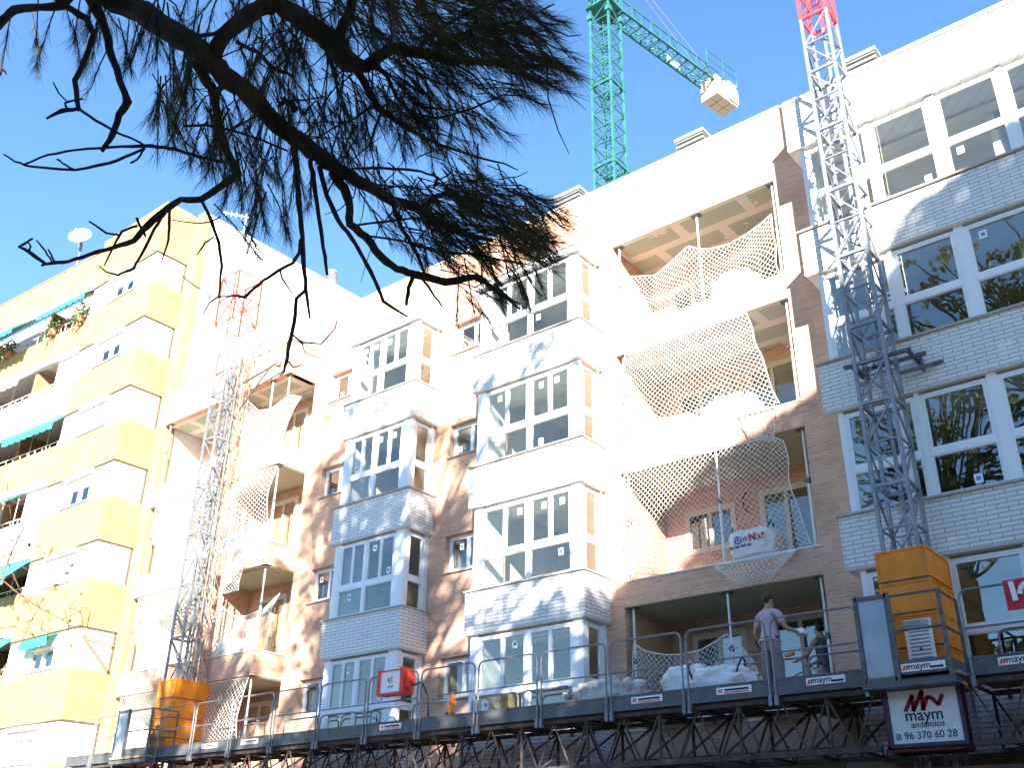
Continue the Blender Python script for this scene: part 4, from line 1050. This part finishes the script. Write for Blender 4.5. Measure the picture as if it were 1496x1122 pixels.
# ------------------------------------------------------------------ people
def skinned(name, V, E, rad, mats, parent, sub=2, smooth=True):
    me = bpy.data.meshes.new(name); me.from_pydata([tuple(v) for v in V], E, [])
    o = bpy.data.objects.new(name, me); col.objects.link(o)
    m = o.modifiers.new('skin', 'SKIN'); m.use_smooth_shade = smooth
    for i, sv in enumerate(me.skin_vertices[0].data):
        r = rad[i]; sv.radius = r if isinstance(r, tuple) else (r, r); sv.use_root = (i == 0)
    s = o.modifiers.new('sub', 'SUBSURF'); s.levels = sub; s.render_levels = sub
    dg = bpy.context.evaluated_depsgraph_get(); nm = bpy.data.meshes.new_from_object(o.evaluated_get(dg)); nm.name = name
    bpy.data.objects.remove(o); bpy.data.meshes.remove(me)
    for mm in mats: nm.materials.append(MATS[mm])
    nm.polygons.foreach_set('use_smooth', [True]*len(nm.polygons))
    o = bpy.data.objects.new(name, nm); col.objects.link(o)
    if parent: o.parent = parent; ROOTLOC[o.name] = ROOTLOC.get(parent.name, Vector())
    return o
def person(loc, facing, H, label, armL, armR, shirt, trousers, legspread=.12, lean=0.0, sleeves=True):
    """facing: angle of the front about z (0 = +Y). arms: (elbow, hand) in body space x right, y front, z up"""
    loc = Vector(loc); t = thing('person', label, 'person', loc)
    k = H/1.75; rot = Matrix.Rotation(facing, 3, 'Z')
    def W(x, y, z): return rot @ Vector((x*k, (y+lean*max(0, z-.95))*k, z*k))
    J = {}; V = []; Rr = []; E = []
    def add(n, p, r, par=None):
        J[n] = len(V); V.append(W(*p)); Rr.append(tuple(a*k for a in r) if isinstance(r, tuple) else r*k)
        if par: E.append((J[par], J[n]))
    add('pelvis', (0, 0, .95), (.15, .11)); add('waist', (0, 0, 1.08), (.135, .10), 'pelvis'); add('chest', (0, .0, 1.30), (.16, .115), 'waist')
    add('collar', (0, -.01, 1.44), (.10, .08), 'chest'); add('neck', (0, 0, 1.51), .055, 'collar'); add('jaw', (0, .025, 1.57), (.062, .07), 'neck')
    add('head', (0, .01, 1.66), (.075, .092), 'jaw'); add('crown', (0, 0, 1.725), (.055, .065), 'head'); add('nose', (0, .115, 1.625), .014, 'jaw')
    for s, (el, ha) in ((-1, armL), (1, armR)):
        n = 'L' if s < 0 else 'R'
        add('ear'+n, (s*.082, -.005, 1.63), .014, 'head')
        add('sh'+n, (s*.19, 0, 1.40), .062, 'collar'); add('el'+n, el, .043, 'sh'+n)
        e, h = Vector(el), Vector(ha); d = (h-e).normalized(); add('wr'+n, tuple(h-d*.02), .028, 'el'+n)
        side = d.cross(Vector((0, 0, 1))); side = side.normalized() if side.length > .1 else Vector((0, 1, 0)); dn = side.cross(d)
        add('pa'+n, tuple(h+d*.06), (.036, .02), 'wr'+n)
        for f in range(4):
            ln = (.062, .075, .07, .055)[f]; o = side*(.027-.018*f)
            add(f'k{n}{f}', tuple(h+d*.10+o), .0095, 'pa'+n); add(f'f{n}{f}', tuple(h+d*(.10+ln*.55)+o+dn*.012), .0085, f'k{n}{f}'); add(f'g{n}{f}', tuple(h+d*(.10+ln*.8)+o+dn*.035), .0075, f'f{n}{f}')
        add(f't{n}', tuple(h+d*.03+side*.045), .012, 'pa'+n); add(f'u{n}', tuple(h+d*.075+side*.06+dn*.015), .0095, f't{n}')
        hx = s*legspread
        add('hip'+n, (s*.09, 0, .88), .095, 'pelvis'); add('kn'+n, (hx*1.05, .03, .48), .062, 'hip'+n); add('an'+n, (hx*1.1, -.02, .10), .042, 'kn'+n); add('to'+n, (hx*1.2, .14, .035), .036, 'an'+n)
    skinned('body', V, E, Rr, ['skin'], t)
    def cloth(name, keys, links, m, gain, extra=None):
        vs = [V[J[q]].copy() for q in keys]; rs = []
        for q in keys:
            r = Rr[J[q]]; r = r if isinstance(r, tuple) else (r, r); g = gain.get(q, .014)*k; rs.append((r[0]+g, r[1]+g))
        if extra:
            for q, p, r in extra:
                r = r if isinstance(r, tuple) else (r, r); keys = keys+[q]; vs.append(W(*p)); rs.append((r[0]*k, r[1]*k))
        return skinned(name, vs, [(keys.index(a), keys.index(c)) for a, c in links], rs, [m], t)
    ks = ['waist', 'pelvis', 'chest', 'collar', 'shL', 'shR']; ex = []
    ls = [('waist', 'pelvis'), ('waist', 'chest'), ('chest', 'collar'), ('collar', 'shL'), ('collar', 'shR')]
    if sleeves:
        for n, (el, ha) in (('L', armL), ('R', armR)):
            m_ = Vector((.19*(-1 if n == 'L' else 1), 0, 1.40)).lerp(Vector(el), .72); ex.append(('sl'+n, tuple(m_), .068)); ls.append(('sh'+n, 'sl'+n))
    cloth('shirt', ks, ls, shirt, {'pelvis': .0, 'waist': .022, 'collar': .006}, ex)
    cloth('trousers', ['pelvis', 'hipL', 'hipR', 'knL', 'knR', 'anL', 'anR'], [('tw', 'pelvis'), ('pelvis', 'hipL'), ('pelvis', 'hipR'), ('hipL', 'knL'), ('hipR', 'knR'), ('knL', 'anL'), ('knR', 'anR')], trousers, {'pelvis': .012, 'hipL': .018, 'hipR': .018, 'knL': .03, 'knR': .03, 'anL': .035, 'anR': .035}, [('tw', (0, 0, 1.03), (.125, .095))])
    hb = MB(); n0 = 16
    for j in range(1, 8):
        pass
    hb.blob(W(0, -.012, 1.675), .086*k, .102*k, .088*k, 16, 10, amp=.12, sc=9)
    hb.v = [tuple(Vector(p)+loc) for p in hb.v]
    # keep the face clear of hair
    keep = []
    inv = rot.transposed()
    for f, m in zip(hb.f, hb.m):
        c = inv @ (sum((Vector(hb.v[i]) for i in f), Vector())/len(f)-loc)
        if not (c.y > .045*k and c.z < 1.70*k) and c.z > 1.585*k: keep.append(f)
    hb.f = keep; hb.m = [0]*len(keep); hb.build('hair', 'hair', t, smooth=True)
    fb = MB()
    for s in (-1, 1): fb.blob(W(s*.03, .095, 1.652)+loc, .011, .011, .007, 6, 4)
    fb.tube([W(-.025, .094, 1.575)+loc, W(.025, .094, 1.575)+loc], .005, 4); fb.build('face_features', 'hair', t)
    sb = MB()
    for s in (-1, 1):
        a = W(s*legspread*1.1, -.04, .05)+loc; c = W(s*legspread*1.2, .16, .04)+loc
        sb.tube([a-(c-a)*.25, a, c, c+(c-a)*.15], [.03, .055, .05, .02], 8)
    sb.build('shoe', 'shoe', t)
    bl = MB(); ring = [W(.152*cos(q*pi/8), .113*sin(q*pi/8), .995)+loc for q in range(17)]
    bl.tube(ring, .02, 5, cap=False); bl.build('belt', 'print_dark', t)
    return t, (lambda x, y, z: W(x, y, z)+loc)
# worker with his back to the street, one forearm raised
m1, W1 = person((-7.32, -1.82, DZ), -.25, 1.72, 'worker in a pale pink T-shirt and grey trousers seen from behind, standing on the platform', ((-.30, -.02, 1.14), (-.30, .14, .93)), ((.30, .05, 1.14), (.36, .30, 1.08)), 'shirt_pink', 'trouser_grey', lean=.06)
hp = W1(.36, .40, 1.08)
t = thing('work_helmet', 'white hard hat held in the right hand of the worker in pink', 'helmet', hp)
b = MB(); b.blob(hp+Vector((0, .0, .0)), .085, .11, .09, 14, 8, zmin=-.02); b.build('shell', 'sticker_white', t, smooth=True)
b = MB(); b.blob(hp+Vector((0, 0, -.02)), .095, .13, .012, 14, 4); b.build('brim', 'sticker_white', t, smooth=True)
# second worker on the balcony, turned left, arm reaching out
m2, W2 = person((-7.36, .5, 4.215), 1.25, 1.76, 'worker in a dark vest facing left beside the right-hand prop, one arm stretched forward', ((-.26, .16, 1.18), (-.22, .44, 1.12)), ((.24, .22, 1.16), (.2, .52, 1.10)), 'vest_dark', 'trouser_grey', lean=.08, sleeves=False)
b = MB(); b.box(-7.1, -6.3, -1.14, -.05, 4.18, 4.24); solo(b, 'gangplank', 'deck_wood', 'short wooden gangplank under the worker in the dark vest', 'gangplank', (-6.7, -.6, 4.18))
t = thing('spirit_level', 'yellow spirit level leaning behind the worker in pink', 'spirit level', (-7.95, .3, 5.1))
b = MB(); q0 = P(1147, 959, .4); q1 = P(1160, 955, .4); b.bar(q0, q1, .07, .05); b.build('body', 'safety_yellow', t)
t.location = q0; 
for ch in t.children: ch.location = -Vector(q0)+Vector((-7.95, .3, 5.1))

# ------------------------------------------------------------------ the pine overhanging the street
PINE = thing('pine_tree', 'dark pine whose needled boughs hang across the upper left sky', 'tree', (.9, -21.0, .135))
def depth(x, y): return 6.6+1.3*noise.noise(Vector((x*.0035, y*.0045, 3.1)))+(-.0008*x)
def PB(x, y, dd=0): return PD(x, y, depth(x, y)+dd)
limbs = [
 ([(120,-60),(144,-10),(187,7),(214,20),(247,43),(277,60),(301,80),(324,107),(354,127),(384,160),(408,184),(434,204),(468,227),(500,252),(534,270),(574,294),(607,301),(634,321),(674,341),(720,352)], [34,30,30,29,28,28,28,27,26,25,24,23,22,20,17,14,13,12,9,5]),
 ([(310,92),(318,66),(330,48),(352,30),(378,12),(405,3),(433,20),(467,47),(487,63),(510,90),(534,97),(550,84),(574,69),(607,77),(650,84),(700,89),(768,97),(815,97)], [20,20,20,21,21,22,25,27,30,26,18,16,15,14,12,10,7,3]),
 ([(405,3),(392,-20),(380,-60)], [20,20,22]),
 ([(490,62),(500,40),(510,18),(518,-10),(525,-50)], [14,13,13,13,14]),
 ([(-8,40),(8,25),(20,14),(60,10),(90,8),(120,-30)], [11,10,10,9,11,14]),
 ([(124,-20),(140,10),(154,43),(164,84),(182,134),(187,147),(174,167),(164,197),(149,221)], [16,14,10,9,8,11,8,8,5]),
 ([(80,-8),(94,7),(127,27),(137,50),(127,80),(109,117),(115,160)], [9,8,9,7,7,7,6]),
 ([(115,158),(90,162),(68,173)], [5,6,3]), ([(98,160),(95,150),(110,146),(122,144)], [3,3,3,2]),
 ([(115,158),(140,176),(170,193),(195,203),(212,213)], [4,4,3.5,3,3]), ([(78,120),(86,136),(98,148)], [2,2,2]),
 ([(35,240),(70,226),(110,219),(160,215),(212,213),(240,215),(260,219),(290,229),(330,238)], [2.5,3,3,3.5,5,5,5,4.5,4]),
 ([(5,225),(22,236),(45,243),(110,248),(160,238),(195,224),(212,216)], [2,2.5,3,3.5,4,4,4]), ([(108,247),(95,240),(83,232)], [2.5,2.5,2.5]), ([(212,216),(200,233),(190,238)], [3,3,2.5]),
 ([(287,90),(300,115),(312,135),(314,150),(321,187),(331,220),(348,254),(324,271),(294,291),(264,291),(241,307),(215,330),(195,352),(165,362),(130,372),(100,382),(78,384),(60,388)], [16,13,13,11,11,10,12,10,9,8,9,9,8,6,5,4.5,4.5,3]),
 ([(66,385),(48,372),(28,360),(40,353),(48,348)], [4,5,4,3,3]), ([(76,383),(66,366),(53,351)], [2.5,2.5,2]), ([(42,370),(45,360),(41,354)], [3,2.5,2]), ([(80,383),(75,372),(70,364)], [3,2.5,2]),
 ([(241,312),(225,335),(205,375),(195,392),(172,402),(155,397),(144,388)], [5,4,4,4,3,2.5,2]), ([(248,306),(247,325),(246,350),(236,382)], [4,4,3.5,2]), ([(200,318),(206,332),(213,346)], [4,3.5,3]),
 ([(175,343),(155,340),(130,323)], [3,3,2.5]), ([(200,330),(178,338),(166,360),(152,388)], [4,3.5,3,2]), ([(199,318),(206,335),(212,343)], [3,3,3]),
 ([(294,291),(310,325),(320,355),(324,390),(319,435)], [5,5,4.5,4,3]), ([(318,434),(305,444),(297,460)], [3,2.5,2]), ([(313,434),(285,418),(265,402),(249,383)], [1.6,1.5,1.4,1.2]), ([(313,346),(300,354),(288,372)], [2.5,2.5,2]),
 ([(318,434),(340,432),(358,434),(385,409),(408,394),(428,384),(437,370),(439,350)], [2.5,3,5,4.5,5,5,5,5]), ([(409,394),(412,406),(427,430)], [3,3,2]), ([(322,316),(310,323),(290,326),(252,321)], [2.5,2,2,1.5]),
 ([(430,215),(433,240),(436,280),(440,330),(443,370),(445,400),(448,430),(453,466)], [9,8,8,7,6.5,6,5,3]),
 ([(445,425),(433,436),(430,470),(423,500),(418,530),(414,545)], [5,5,6,6,5,3]), ([(429,490),(440,500),(470,502),(490,480),(492,468)], [3,3,2.5,2,1.5]), ([(440,497),(445,515),(470,525),(487,528)], [2,1.6,1.2,1]), ([(419,527),(430,537),(440,533)], [2.5,2.5,2]),
 ([(453,235),(458,260),(462,290),(468,330),(475,375),(478,402)], [7,7,6,6,5.5,4]),
 ([(467,244),(477,284),(494,321),(514,348),(530,375),(548,410),(560,440),(578,452),(596,463)], [8,7,7,6,6,6,5,4,2.5]),
 ([(487,252),(503,275),(511,300),(511,327),(534,345),(557,375),(580,393),(605,401),(650,412),(695,404),(735,430),(760,452)], [15,13,11,11,12,11,10,11,11,8,6,3]),
 ([(605,401),(597,420),(594,445)], [6,6,5]), ([(615,405),(630,425),(646,448)], [4,3.5,2.5]),
 ([(575,300),(585,330),(598,350),(611,375),(620,400)], [7,6,6,5,4]), ([(622,300),(632,289),(650,282),(690,290),(740,302),(790,318)], [8,8,8,6,4,2]),
 ([(520,329),(560,324),(600,319),(622,317)], [3,3.5,3,2]), ([(540,345),(590,352),(640,368),(700,372),(760,385)], [3,3,3,3,2]), ([(508,247),(545,245),(590,247),(615,250),(640,259),(656,276)], [3,4,4,3.5,3,2]),
 ([(634,275),(638,262),(633,250)], [4,3.5,2.5]), ([(638,263),(655,255),(660,250)], [2.5,2,2]), ([(520,262),(555,270),(600,274),(618,276)], [2.5,2.5,2,2]),
 ([(518,96),(535,125),(555,160),(590,185),(640,210),(700,230),(735,238),(757,248)], [12,10,9,6,4,3,2.5,1.5]), ([(545,90),(565,110),(578,140),(600,165),(640,172),(690,158),(735,138),(762,140)], [8,6,5,4,3.5,3,2.5,2]),
 ([(560,155),(548,185),(541,210),(541,220)], [5,4,3,2]), ([(560,160),(545,155),(535,160),(520,172),(490,185),(462,200)], [5,5,4,3,2.5,2]), ([(433,160),(422,150),(416,143),(408,155)], [10,9,7,5]), ([(408,153),(425,146),(445,146),(476,140)], [4,3,2.5,2]),
 ([(440,162),(447,165),(443,168),(448,160),(462,146)], [5,5,4,3,2]), ([(290,52),(315,48),(345,40)], [6,5,4]), ([(345,60),(375,75),(400,98),(430,112)], [5,5,6,4]), ([(363,55),(370,30),(372,20)], [4,3,2]),
 ([(268,184),(300,182),(340,190),(385,205),(420,220)], [3,4,3.5,3,3]), ([(345,185),(380,165),(395,165)], [3,2.5,2]), ([(478,75),(486,100),(493,122)], [7,5,3]), ([(0,270-160),(4,100),(10,108)], [2,2,1.5]),
 ([(650,84),(690,108),(720,140),(742,150)], [4,3,2,1]), ([(640,60),(700,40),(760,30),(810,5)], [5,4,3,2]), ([(607,75),(640,40),(690,15),(760,-10)], [7,6,5,4]), ([(770,50),(805,42),(830,52),(850,50)], [2,2,2,1]), ([(690,120),(688,150)], [2,1.5]),
 ([(700,170),(660,160),(620,155)], [2,2.5,3]), ([(720,270),(760,270),(778,278)], [2,2,1]), ([(730,262),(755,258),(772,250)], [1.8,1.6,1]), ([(634,220),(612,228),(606,236)], [2,2,1]),
]
lb = MB()
lims3 = []
for pts, wd in limbs:
    # refine with midpoints and slight crookedness
    P3 = []; Rd = []
    for i in range(len(pts)-1):
        for s in range(3):
            t = s/3; x = pts[i][0]*(1-t)+pts[i+1][0]*t; y = pts[i][1]*(1-t)+pts[i+1][1]*t
            wv = wd[i]*(1-t)+wd[i+1]*t; j = .0 if s == 0 else .07*wv+.5
            x += R(-j, j); y += R(-j, j)
            P3.append(PB(x, y)); Rd.append(max(1.1, wv*R(.98, 1.18))/2/F*depth(x, y))
    P3.append(PB(*pts[-1])); Rd.append(max(.8, wd[-1])/2/F*depth(*pts[-1]))
    lb.tube(P3, Rd, 7 if max(wd) > 8 else 5); lims3.append((P3, Rd))
lbo = lb.build('branch', 'bark', PINE, smooth=True)
# trunk and the limbs that carry the visible boughs, above and behind the viewer
tk = MB(); base = Vector((.9, -21.0, .1))
tk.tube([base, base+Vector((.05, .05, 3)), base+Vector((-.1, .15, 6)), base+Vector((-.3, .2, 9)), base+Vector((-.5, .1, 13)), base+Vector((-.4, 0, 17))], [.42, .36, .32, .27, .2, .1], 12)
for (x, y, wpx), zt in zip(((120,-60,34), (380,-60,24), (525,-50,14), (120,-30,14), (124,-20,14), (80,-8,10)), (7.5, 8.2, 8.6, 7.0, 7.2, 6.8)):
    e = PB(x, y); a = base+Vector((-.15, .15, zt)); m_ = a.lerp(e, .5)+Vector((0, 0, .5)); r1 = wpx/2/F*depth(x, y)
    tk.tube([a, a.lerp(m_, .5)+Vector((0, 0, .15)), m_, m_.lerp(e, .6)+Vector((0, 0, .1)), e], [r1*1.7, r1*1.5, r1*1.3, r1*1.1, r1], 8)
tk.build('trunk', 'bark', PINE, smooth=True)
# needle tufts: thin hanging needles gathered on small twigs
zones = [(48,72,14,30,5,0,1),(128,75,22,45,11,0,1),(160,30,18,20,4,.1,1),(205,70,32,28,13,-.1,1),(262,70,22,50,14,0,1),(240,165,28,45,16,-.2,1),(285,180,45,50,24,-.1,1),(330,215,55,45,22,0,1),
 (365,130,40,40,12,0,1),(400,270,50,50,22,0,1),(360,250,50,40,18,-.1,1),(388,335,28,30,10,-.2,1),(440,60,50,45,17,.1,.8),(410,100,45,40,12,0,1),(460,150,50,50,24,.1,.9),(420,215,45,40,16,0,1),
 (505,195,55,45,26,.2,.9),(480,270,40,35,9,0,1),(520,40,60,40,24,.3,.7),(585,30,70,40,48,.5,.5),(650,40,70,45,62,.7,.4),(715,45,60,45,55,.9,.35),(770,85,55,40,50,1.,.35),(700,90,70,40,52,.8,.45),(630,95,60,35,28,.6,.6),
 (790,115,40,30,30,1.,.4),(600,140,50,35,24,.5,.7),(560,180,45,35,14,.4,.8),(670,165,65,35,32,.8,.5),(640,190,55,30,20,.6,.7),(700,195,35,20,8,.7,.7),(540,240,45,35,14,.2,.9),(650,228,30,22,7,.4,.8),(760,25,50,25,20,.9,.4),
 (600,290,30,20,5,.3,.6),(690,280,45,22,26,.9,.3),(740,305,55,28,42,1.,.35),(790,335,40,30,30,1.,.4),(700,330,60,30,44,.8,.5),(650,310,40,25,14,.6,.6),(770,370,50,30,34,.9,.5),(700,380,60,28,34,.8,.6),(640,375,50,25,16,.6,.7),(740,425,45,28,18,.6,.8),(800,350,35,35,14,1.,.4),(690,440,40,25,8,.3,.9),
 (330,60,35,25,7,0,1),(470,20,50,25,12,.2,.8),(350,20,40,15,5,0,1),(2,90,5,10,2,0,1),(555,330,35,25,5,.3,.8),(415,60,20,20,5,0,1),(360,365,16,14,3,.2,.8)]
nd = MB(); tw = MB()
def needle(p, d, L, w_, bend):
    s = d.cross(FW); s = s.normalized()*w_ if s.length > .05 else RT*w_
    m_ = p+d*L*.5+bend*.35; e = p+d*L+bend
    nd.add([p-s, p+s, m_+s*.8, m_-s*.8, e], [(0,1,2,3), (3,2,4)])
for (zx, zy, rx, ry, cnt, dx, dn) in zones:
    for i in range(int(cnt*(.85 if cnt < 26 else .6))):
        a = R(0, 2*pi); rr = sqrt(R(0, 1.4)); x = zx+rx*rr*cos(a); y = zy+ry*rr*sin(a)
        dd = R(-.45, .45); c = PB(x, y, dd)
        main = (RT*(dx+R(-.6, .6)) + UP*(-dn+R(-.3, .5)) + FW*R(-.6, .6)).normalized()
        ln = R(.16, .34); back = c-main*ln+UP*R(.0, .10)+RT*R(-.05, .05)
        tw.tube([back, back.lerp(c, .5)+UP*R(.01, .04), c, c+main*.05], [.005, .0042, .003, .002], 4, cap=False)
        Ln = R(.09, .165)
        for q in range(random.randint(40, 66)):
            t = random.random()**.8; p = back.lerp(c+main*.04, .15+.85*t)
            d = (main+Vector((random.gauss(0, .36), random.gauss(0, .36), random.gauss(-.05, .30)))).normalized()
            needle(p, d, Ln*R(.7, 1.2), .00095, Vector((0, 0, -1))*R(.0, .05))
for i in range(110):
    P3, Rd = random.choice(lims3[:2]+lims3[3:4]); k_ = random.randrange(len(P3)//3, len(P3)); p_ = P3[k_]
    d_ = (RT*R(-.6, 1)+UP*R(-1, .5)+FW*R(-.5, .5)).normalized(); L_ = R(.2, .6); sd = d_.orthogonal().normalized()*R(-.08, .08)
    tw.tube([p_, p_+d_*L_*.35+sd, p_+d_*L_*.7+sd*.6+Vector((0, 0, R(-.03, .05))), p_+d_*L_], [.006, .0048, .0035, .002], 4, cap=False)
nd.build('needles', 'pine_needle', PINE); tw.build('twigs', 'bark', PINE)

def leafcloud(mb, c, r, n, size, flat=.8, mi=0):
    for i in range(n):
        d = Vector((random.gauss(0,1), random.gauss(0,1), random.gauss(0,1))).normalized()*(R(.15, 1)**.45)
        p = c+Vector((d.x*r, d.y*r, d.z*r*flat))
        a = Vector((random.gauss(0,1), random.gauss(0,1), random.gauss(0,1))).normalized()*size*R(.6, 1.3)
        bb = a.orthogonal().normalized(); bb = (bb*cos(i)+a.normalized().cross(bb)*sin(i))*size*R(.5, .9)
        mb.quad(p-a, p+bb, p+a, p-bb, mi)
SDIR = Vector((.758, -1, .547))
def upsun(X, Z, d): return Vector((X, 0, Z))+SDIR*d
pc_ = MB()  # unseen needle clumps added up-sun so the visible boughs fall in shade
for i in range(70):
    s_ = PB(R(60, 860), R(0, 420)) + SDIR*R(3.2, 6.5) + Vector((R(-.4, .4), R(-.4, .4), R(-.2, .4)))
    ix, iy, iz = toimg(s_)
    if iz > .2 and -200 < iy and -200 < ix < 1700: continue
    leafcloud(pc_, s_, R(.5, .8), 110, .12)
pc_.build('crown', 'pine_needle', PINE)

# ------------------------------------------------------------------ street trees on the viewer's side of the street
def street_tree(label, base, clumps, leafs, size, trunk_r):
    t = thing('street_tree', label, 'tree', base, 'tall trees on the viewer\'s pavement'); base = Vector(base)
    cen = sum((c for c, r in clumps), Vector())/len(clumps)
    k = MB(); top = Vector((base.x*.4+cen.x*.6, base.y*.4+cen.y*.6, cen.z)); mid = base.lerp(top, .5)+Vector((R(-.3, .3), R(-.3, .3), 0))
    k.tube([base, base.lerp(mid, .5), mid, mid.lerp(top, .5), top], [trunk_r, trunk_r*.85, trunk_r*.7, trunk_r*.5, trunk_r*.25], 10)
    for c, r in clumps:
        u = R(.35, .9); a = mid.lerp(top, u); k.tube([a, a.lerp(c, .5)+Vector((R(-.2,.2), R(-.2,.2), .3)), c], [trunk_r*.28, trunk_r*.18, .03], 6)
    k.build('trunk', 'bark', t, smooth=True)
    m = MB()
    for c, r in clumps: leafcloud(m, c, r, int(leafs*r*r), size)
    m.build('crown', 'crown_leaf', t); return t
# dense crowns that throw the big shadow on the right half of the facade
cl = []
bl_ = [(-11.7, 6.9), (-11, 7.5), (-9.5, 8.9), (-8.1, 10.0), (-7, 10.5), (-6, 10.9), (-5.3, 11.5), (-4.6, 12.8), (-2.8, 13.9), (-1, 14.5), (3, 15)]
def bz(x):
    for (a, za), (c, zc) in zip(bl_, bl_[1:]):
        if a <= x <= c: return za+(zc-za)*(x-a)/(c-a)
    return bl_[0][1] if x < bl_[0][0] else bl_[-1][1]
rd = random.Random(5)
x = -11.6
while x < 3.5:
    z = bz(x)-.75
    # clumps lined up just under the shadow's upper edge, then the mass below it
    r = rd.uniform(.6, .85); cl.append((upsun(x, z+rd.uniform(-.15, .2), rd.uniform(19, 22)), r))
    z -= 1.0
    while z > -4:
        r = rd.uniform(.9, 1.4); cl.append((upsun(x+rd.uniform(-.4, .4), z-rd.uniform(0, .3), rd.uniform(18, 23.5)), r)); z -= 1.15
    x += rd.uniform(.75, .95)
mid_ = sorted(cl, key=lambda q: q[0].x); h_ = len(mid_)//2
street_tree('dense tall street tree on the near pavement, behind the viewer to the right', (7.5, -21.5, .13), mid_[:h_], 380, .16, .35)
street_tree('dense tall street tree on the near pavement, farthest to the right behind the viewer', (14.5, -21.5, .13), mid_[h_:], 380, .16, .35)
low = [(Vector((R(-16, 12), R(-23.5, -20.8), R(3.0, 9.0))), R(.9, 1.5)) for i in range(60)]  # unseen low crowns added to cut sky light on the lower facade
street_tree('unseen low leafy crowns added behind the viewer to block the low sky', (-3.0, -22.2, .13), low, 60, .2, .25)
# sparse crown that dapples the middle of the facade
def dapple(spec, seed):
    rd = random.Random(seed); out = []
    for (xa, xb, za, zb, n, ra, rb, da, db) in spec:
        for i in range(n):
            for tries in range(20):
                d = rd.uniform(da, db); c = upsun(rd.uniform(xa, xb), rd.uniform(za, zb), d); ix, iy, iz = toimg(c)
                if iz < .3 or iy < -140 or ix < -140 or ix > 1640: break
            else: continue
            out.append((c, rd.uniform(ra, rb)))
    return out
d1 = dapple([(-22.3, -15.5, 2.5, 12.8, 165, .32, .66, 16, 23), (-19, -14, 9.2, 10.4, 8, .3, .5, 16, 22), (-15.2, -12.4, 11.6, 13.8, 13, .22, .4, 16, 22), (-15.2, -12.6, 5.8, 7.4, 14, .25, .5, 16, 22), (-15.2, -11.4, 1, 6.0, 34, .4, .8, 16, 22), (-22, -17, 11.5, 14.0, 10, .2, .4, 16, 22)], 3)
street_tree('sparse tall tree behind the viewer that dapples the bay windows', (-4.0, -22.0, .13), d1, 190, .11, .3)
d2 = dapple([(-28.5, -22.3, .5, 7.2, 55, .3, .65, 17, 23), (-25, -22.3, 6.5, 10.0, 14, .25, .45, 17, 22)], 4)
street_tree('slender tree further down the near pavement that shades the lower balconies', (-9.5, -22.5, .13), d2, 190, .11, .25)

# bare autumn tree at the lower left
AT = thing('autumn_tree', 'bare autumn tree with a few yellow leaves at the lower left edge', 'tree', (-22.5, -7.0, .135))
tb = MB(); lf = MB()
twl = [([(-60,1000),(-20,900),(0,850),(20,800),(35,770)], 5), ([(0,985),(30,940),(50,900),(62,880)], 3), ([(-30,860),(0,845),(30,870),(60,890),(90,905),(110,918),(127,918)], 3.5), ([(0,800),(15,830),(28,860),(40,880)], 2.5), ([(-10,920),(20,915),(50,930),(75,950)], 2.5),
       ([(10,700),(14,740),(18,775),(8,800)], 1.8), ([(40,860),(60,850),(75,835)], 1.6), ([(60,890),(72,905),(68,935)], 1.4), ([(20,800),(40,790),(60,800),(70,815)], 1.5), ([(-10,770),(10,780),(30,800)], 2), ([(30,870),(20,890),(2,905)], 2), ([(90,905),(100,890),(118,893)], 1.3), ([(50,895),(60,920),(75,925),(100,915)], 1.3)]
for pts, wpx in twl:
    dd = 18+R(-.8, .8); q = [PD(x, y, dd) for x, y in pts]; rr = [wpx*.62/2/F*dd*(1-.5*i/len(q)) for i in range(len(q))]; tb.tube(q, rr, 5)
    for p_ in q[1:]:
        for z in range(7):
            c = p_+Vector((R(-.35,.35), R(-.3,.3), R(-.3,.3))); a = Vector((random.gauss(0,1), random.gauss(0,1), random.gauss(0,1))).normalized()*R(.03, .06); bb = a.orthogonal().normalized()*.035
            if R(0, 1) < .18: lf.quad(c-a, c+bb, c+a, c-bb)
            if R(0, 1) < .22: tb.tube([p_, p_.lerp(c, .6)+Vector((0,0,.03)), c], [.008, .006, .003], 4)
q = PD(-60, 1000, 18); tb.tube([(-22.5, -7.0, .1), (-22.6, -6.9, 2.0), q.lerp(Vector((-22.5, -7, 3)), .5), q], [.16, .13, .08, .04], 8)
tb.build('branch', 'twig', AT); lf.build('leaves', 'dry_leaf', AT)
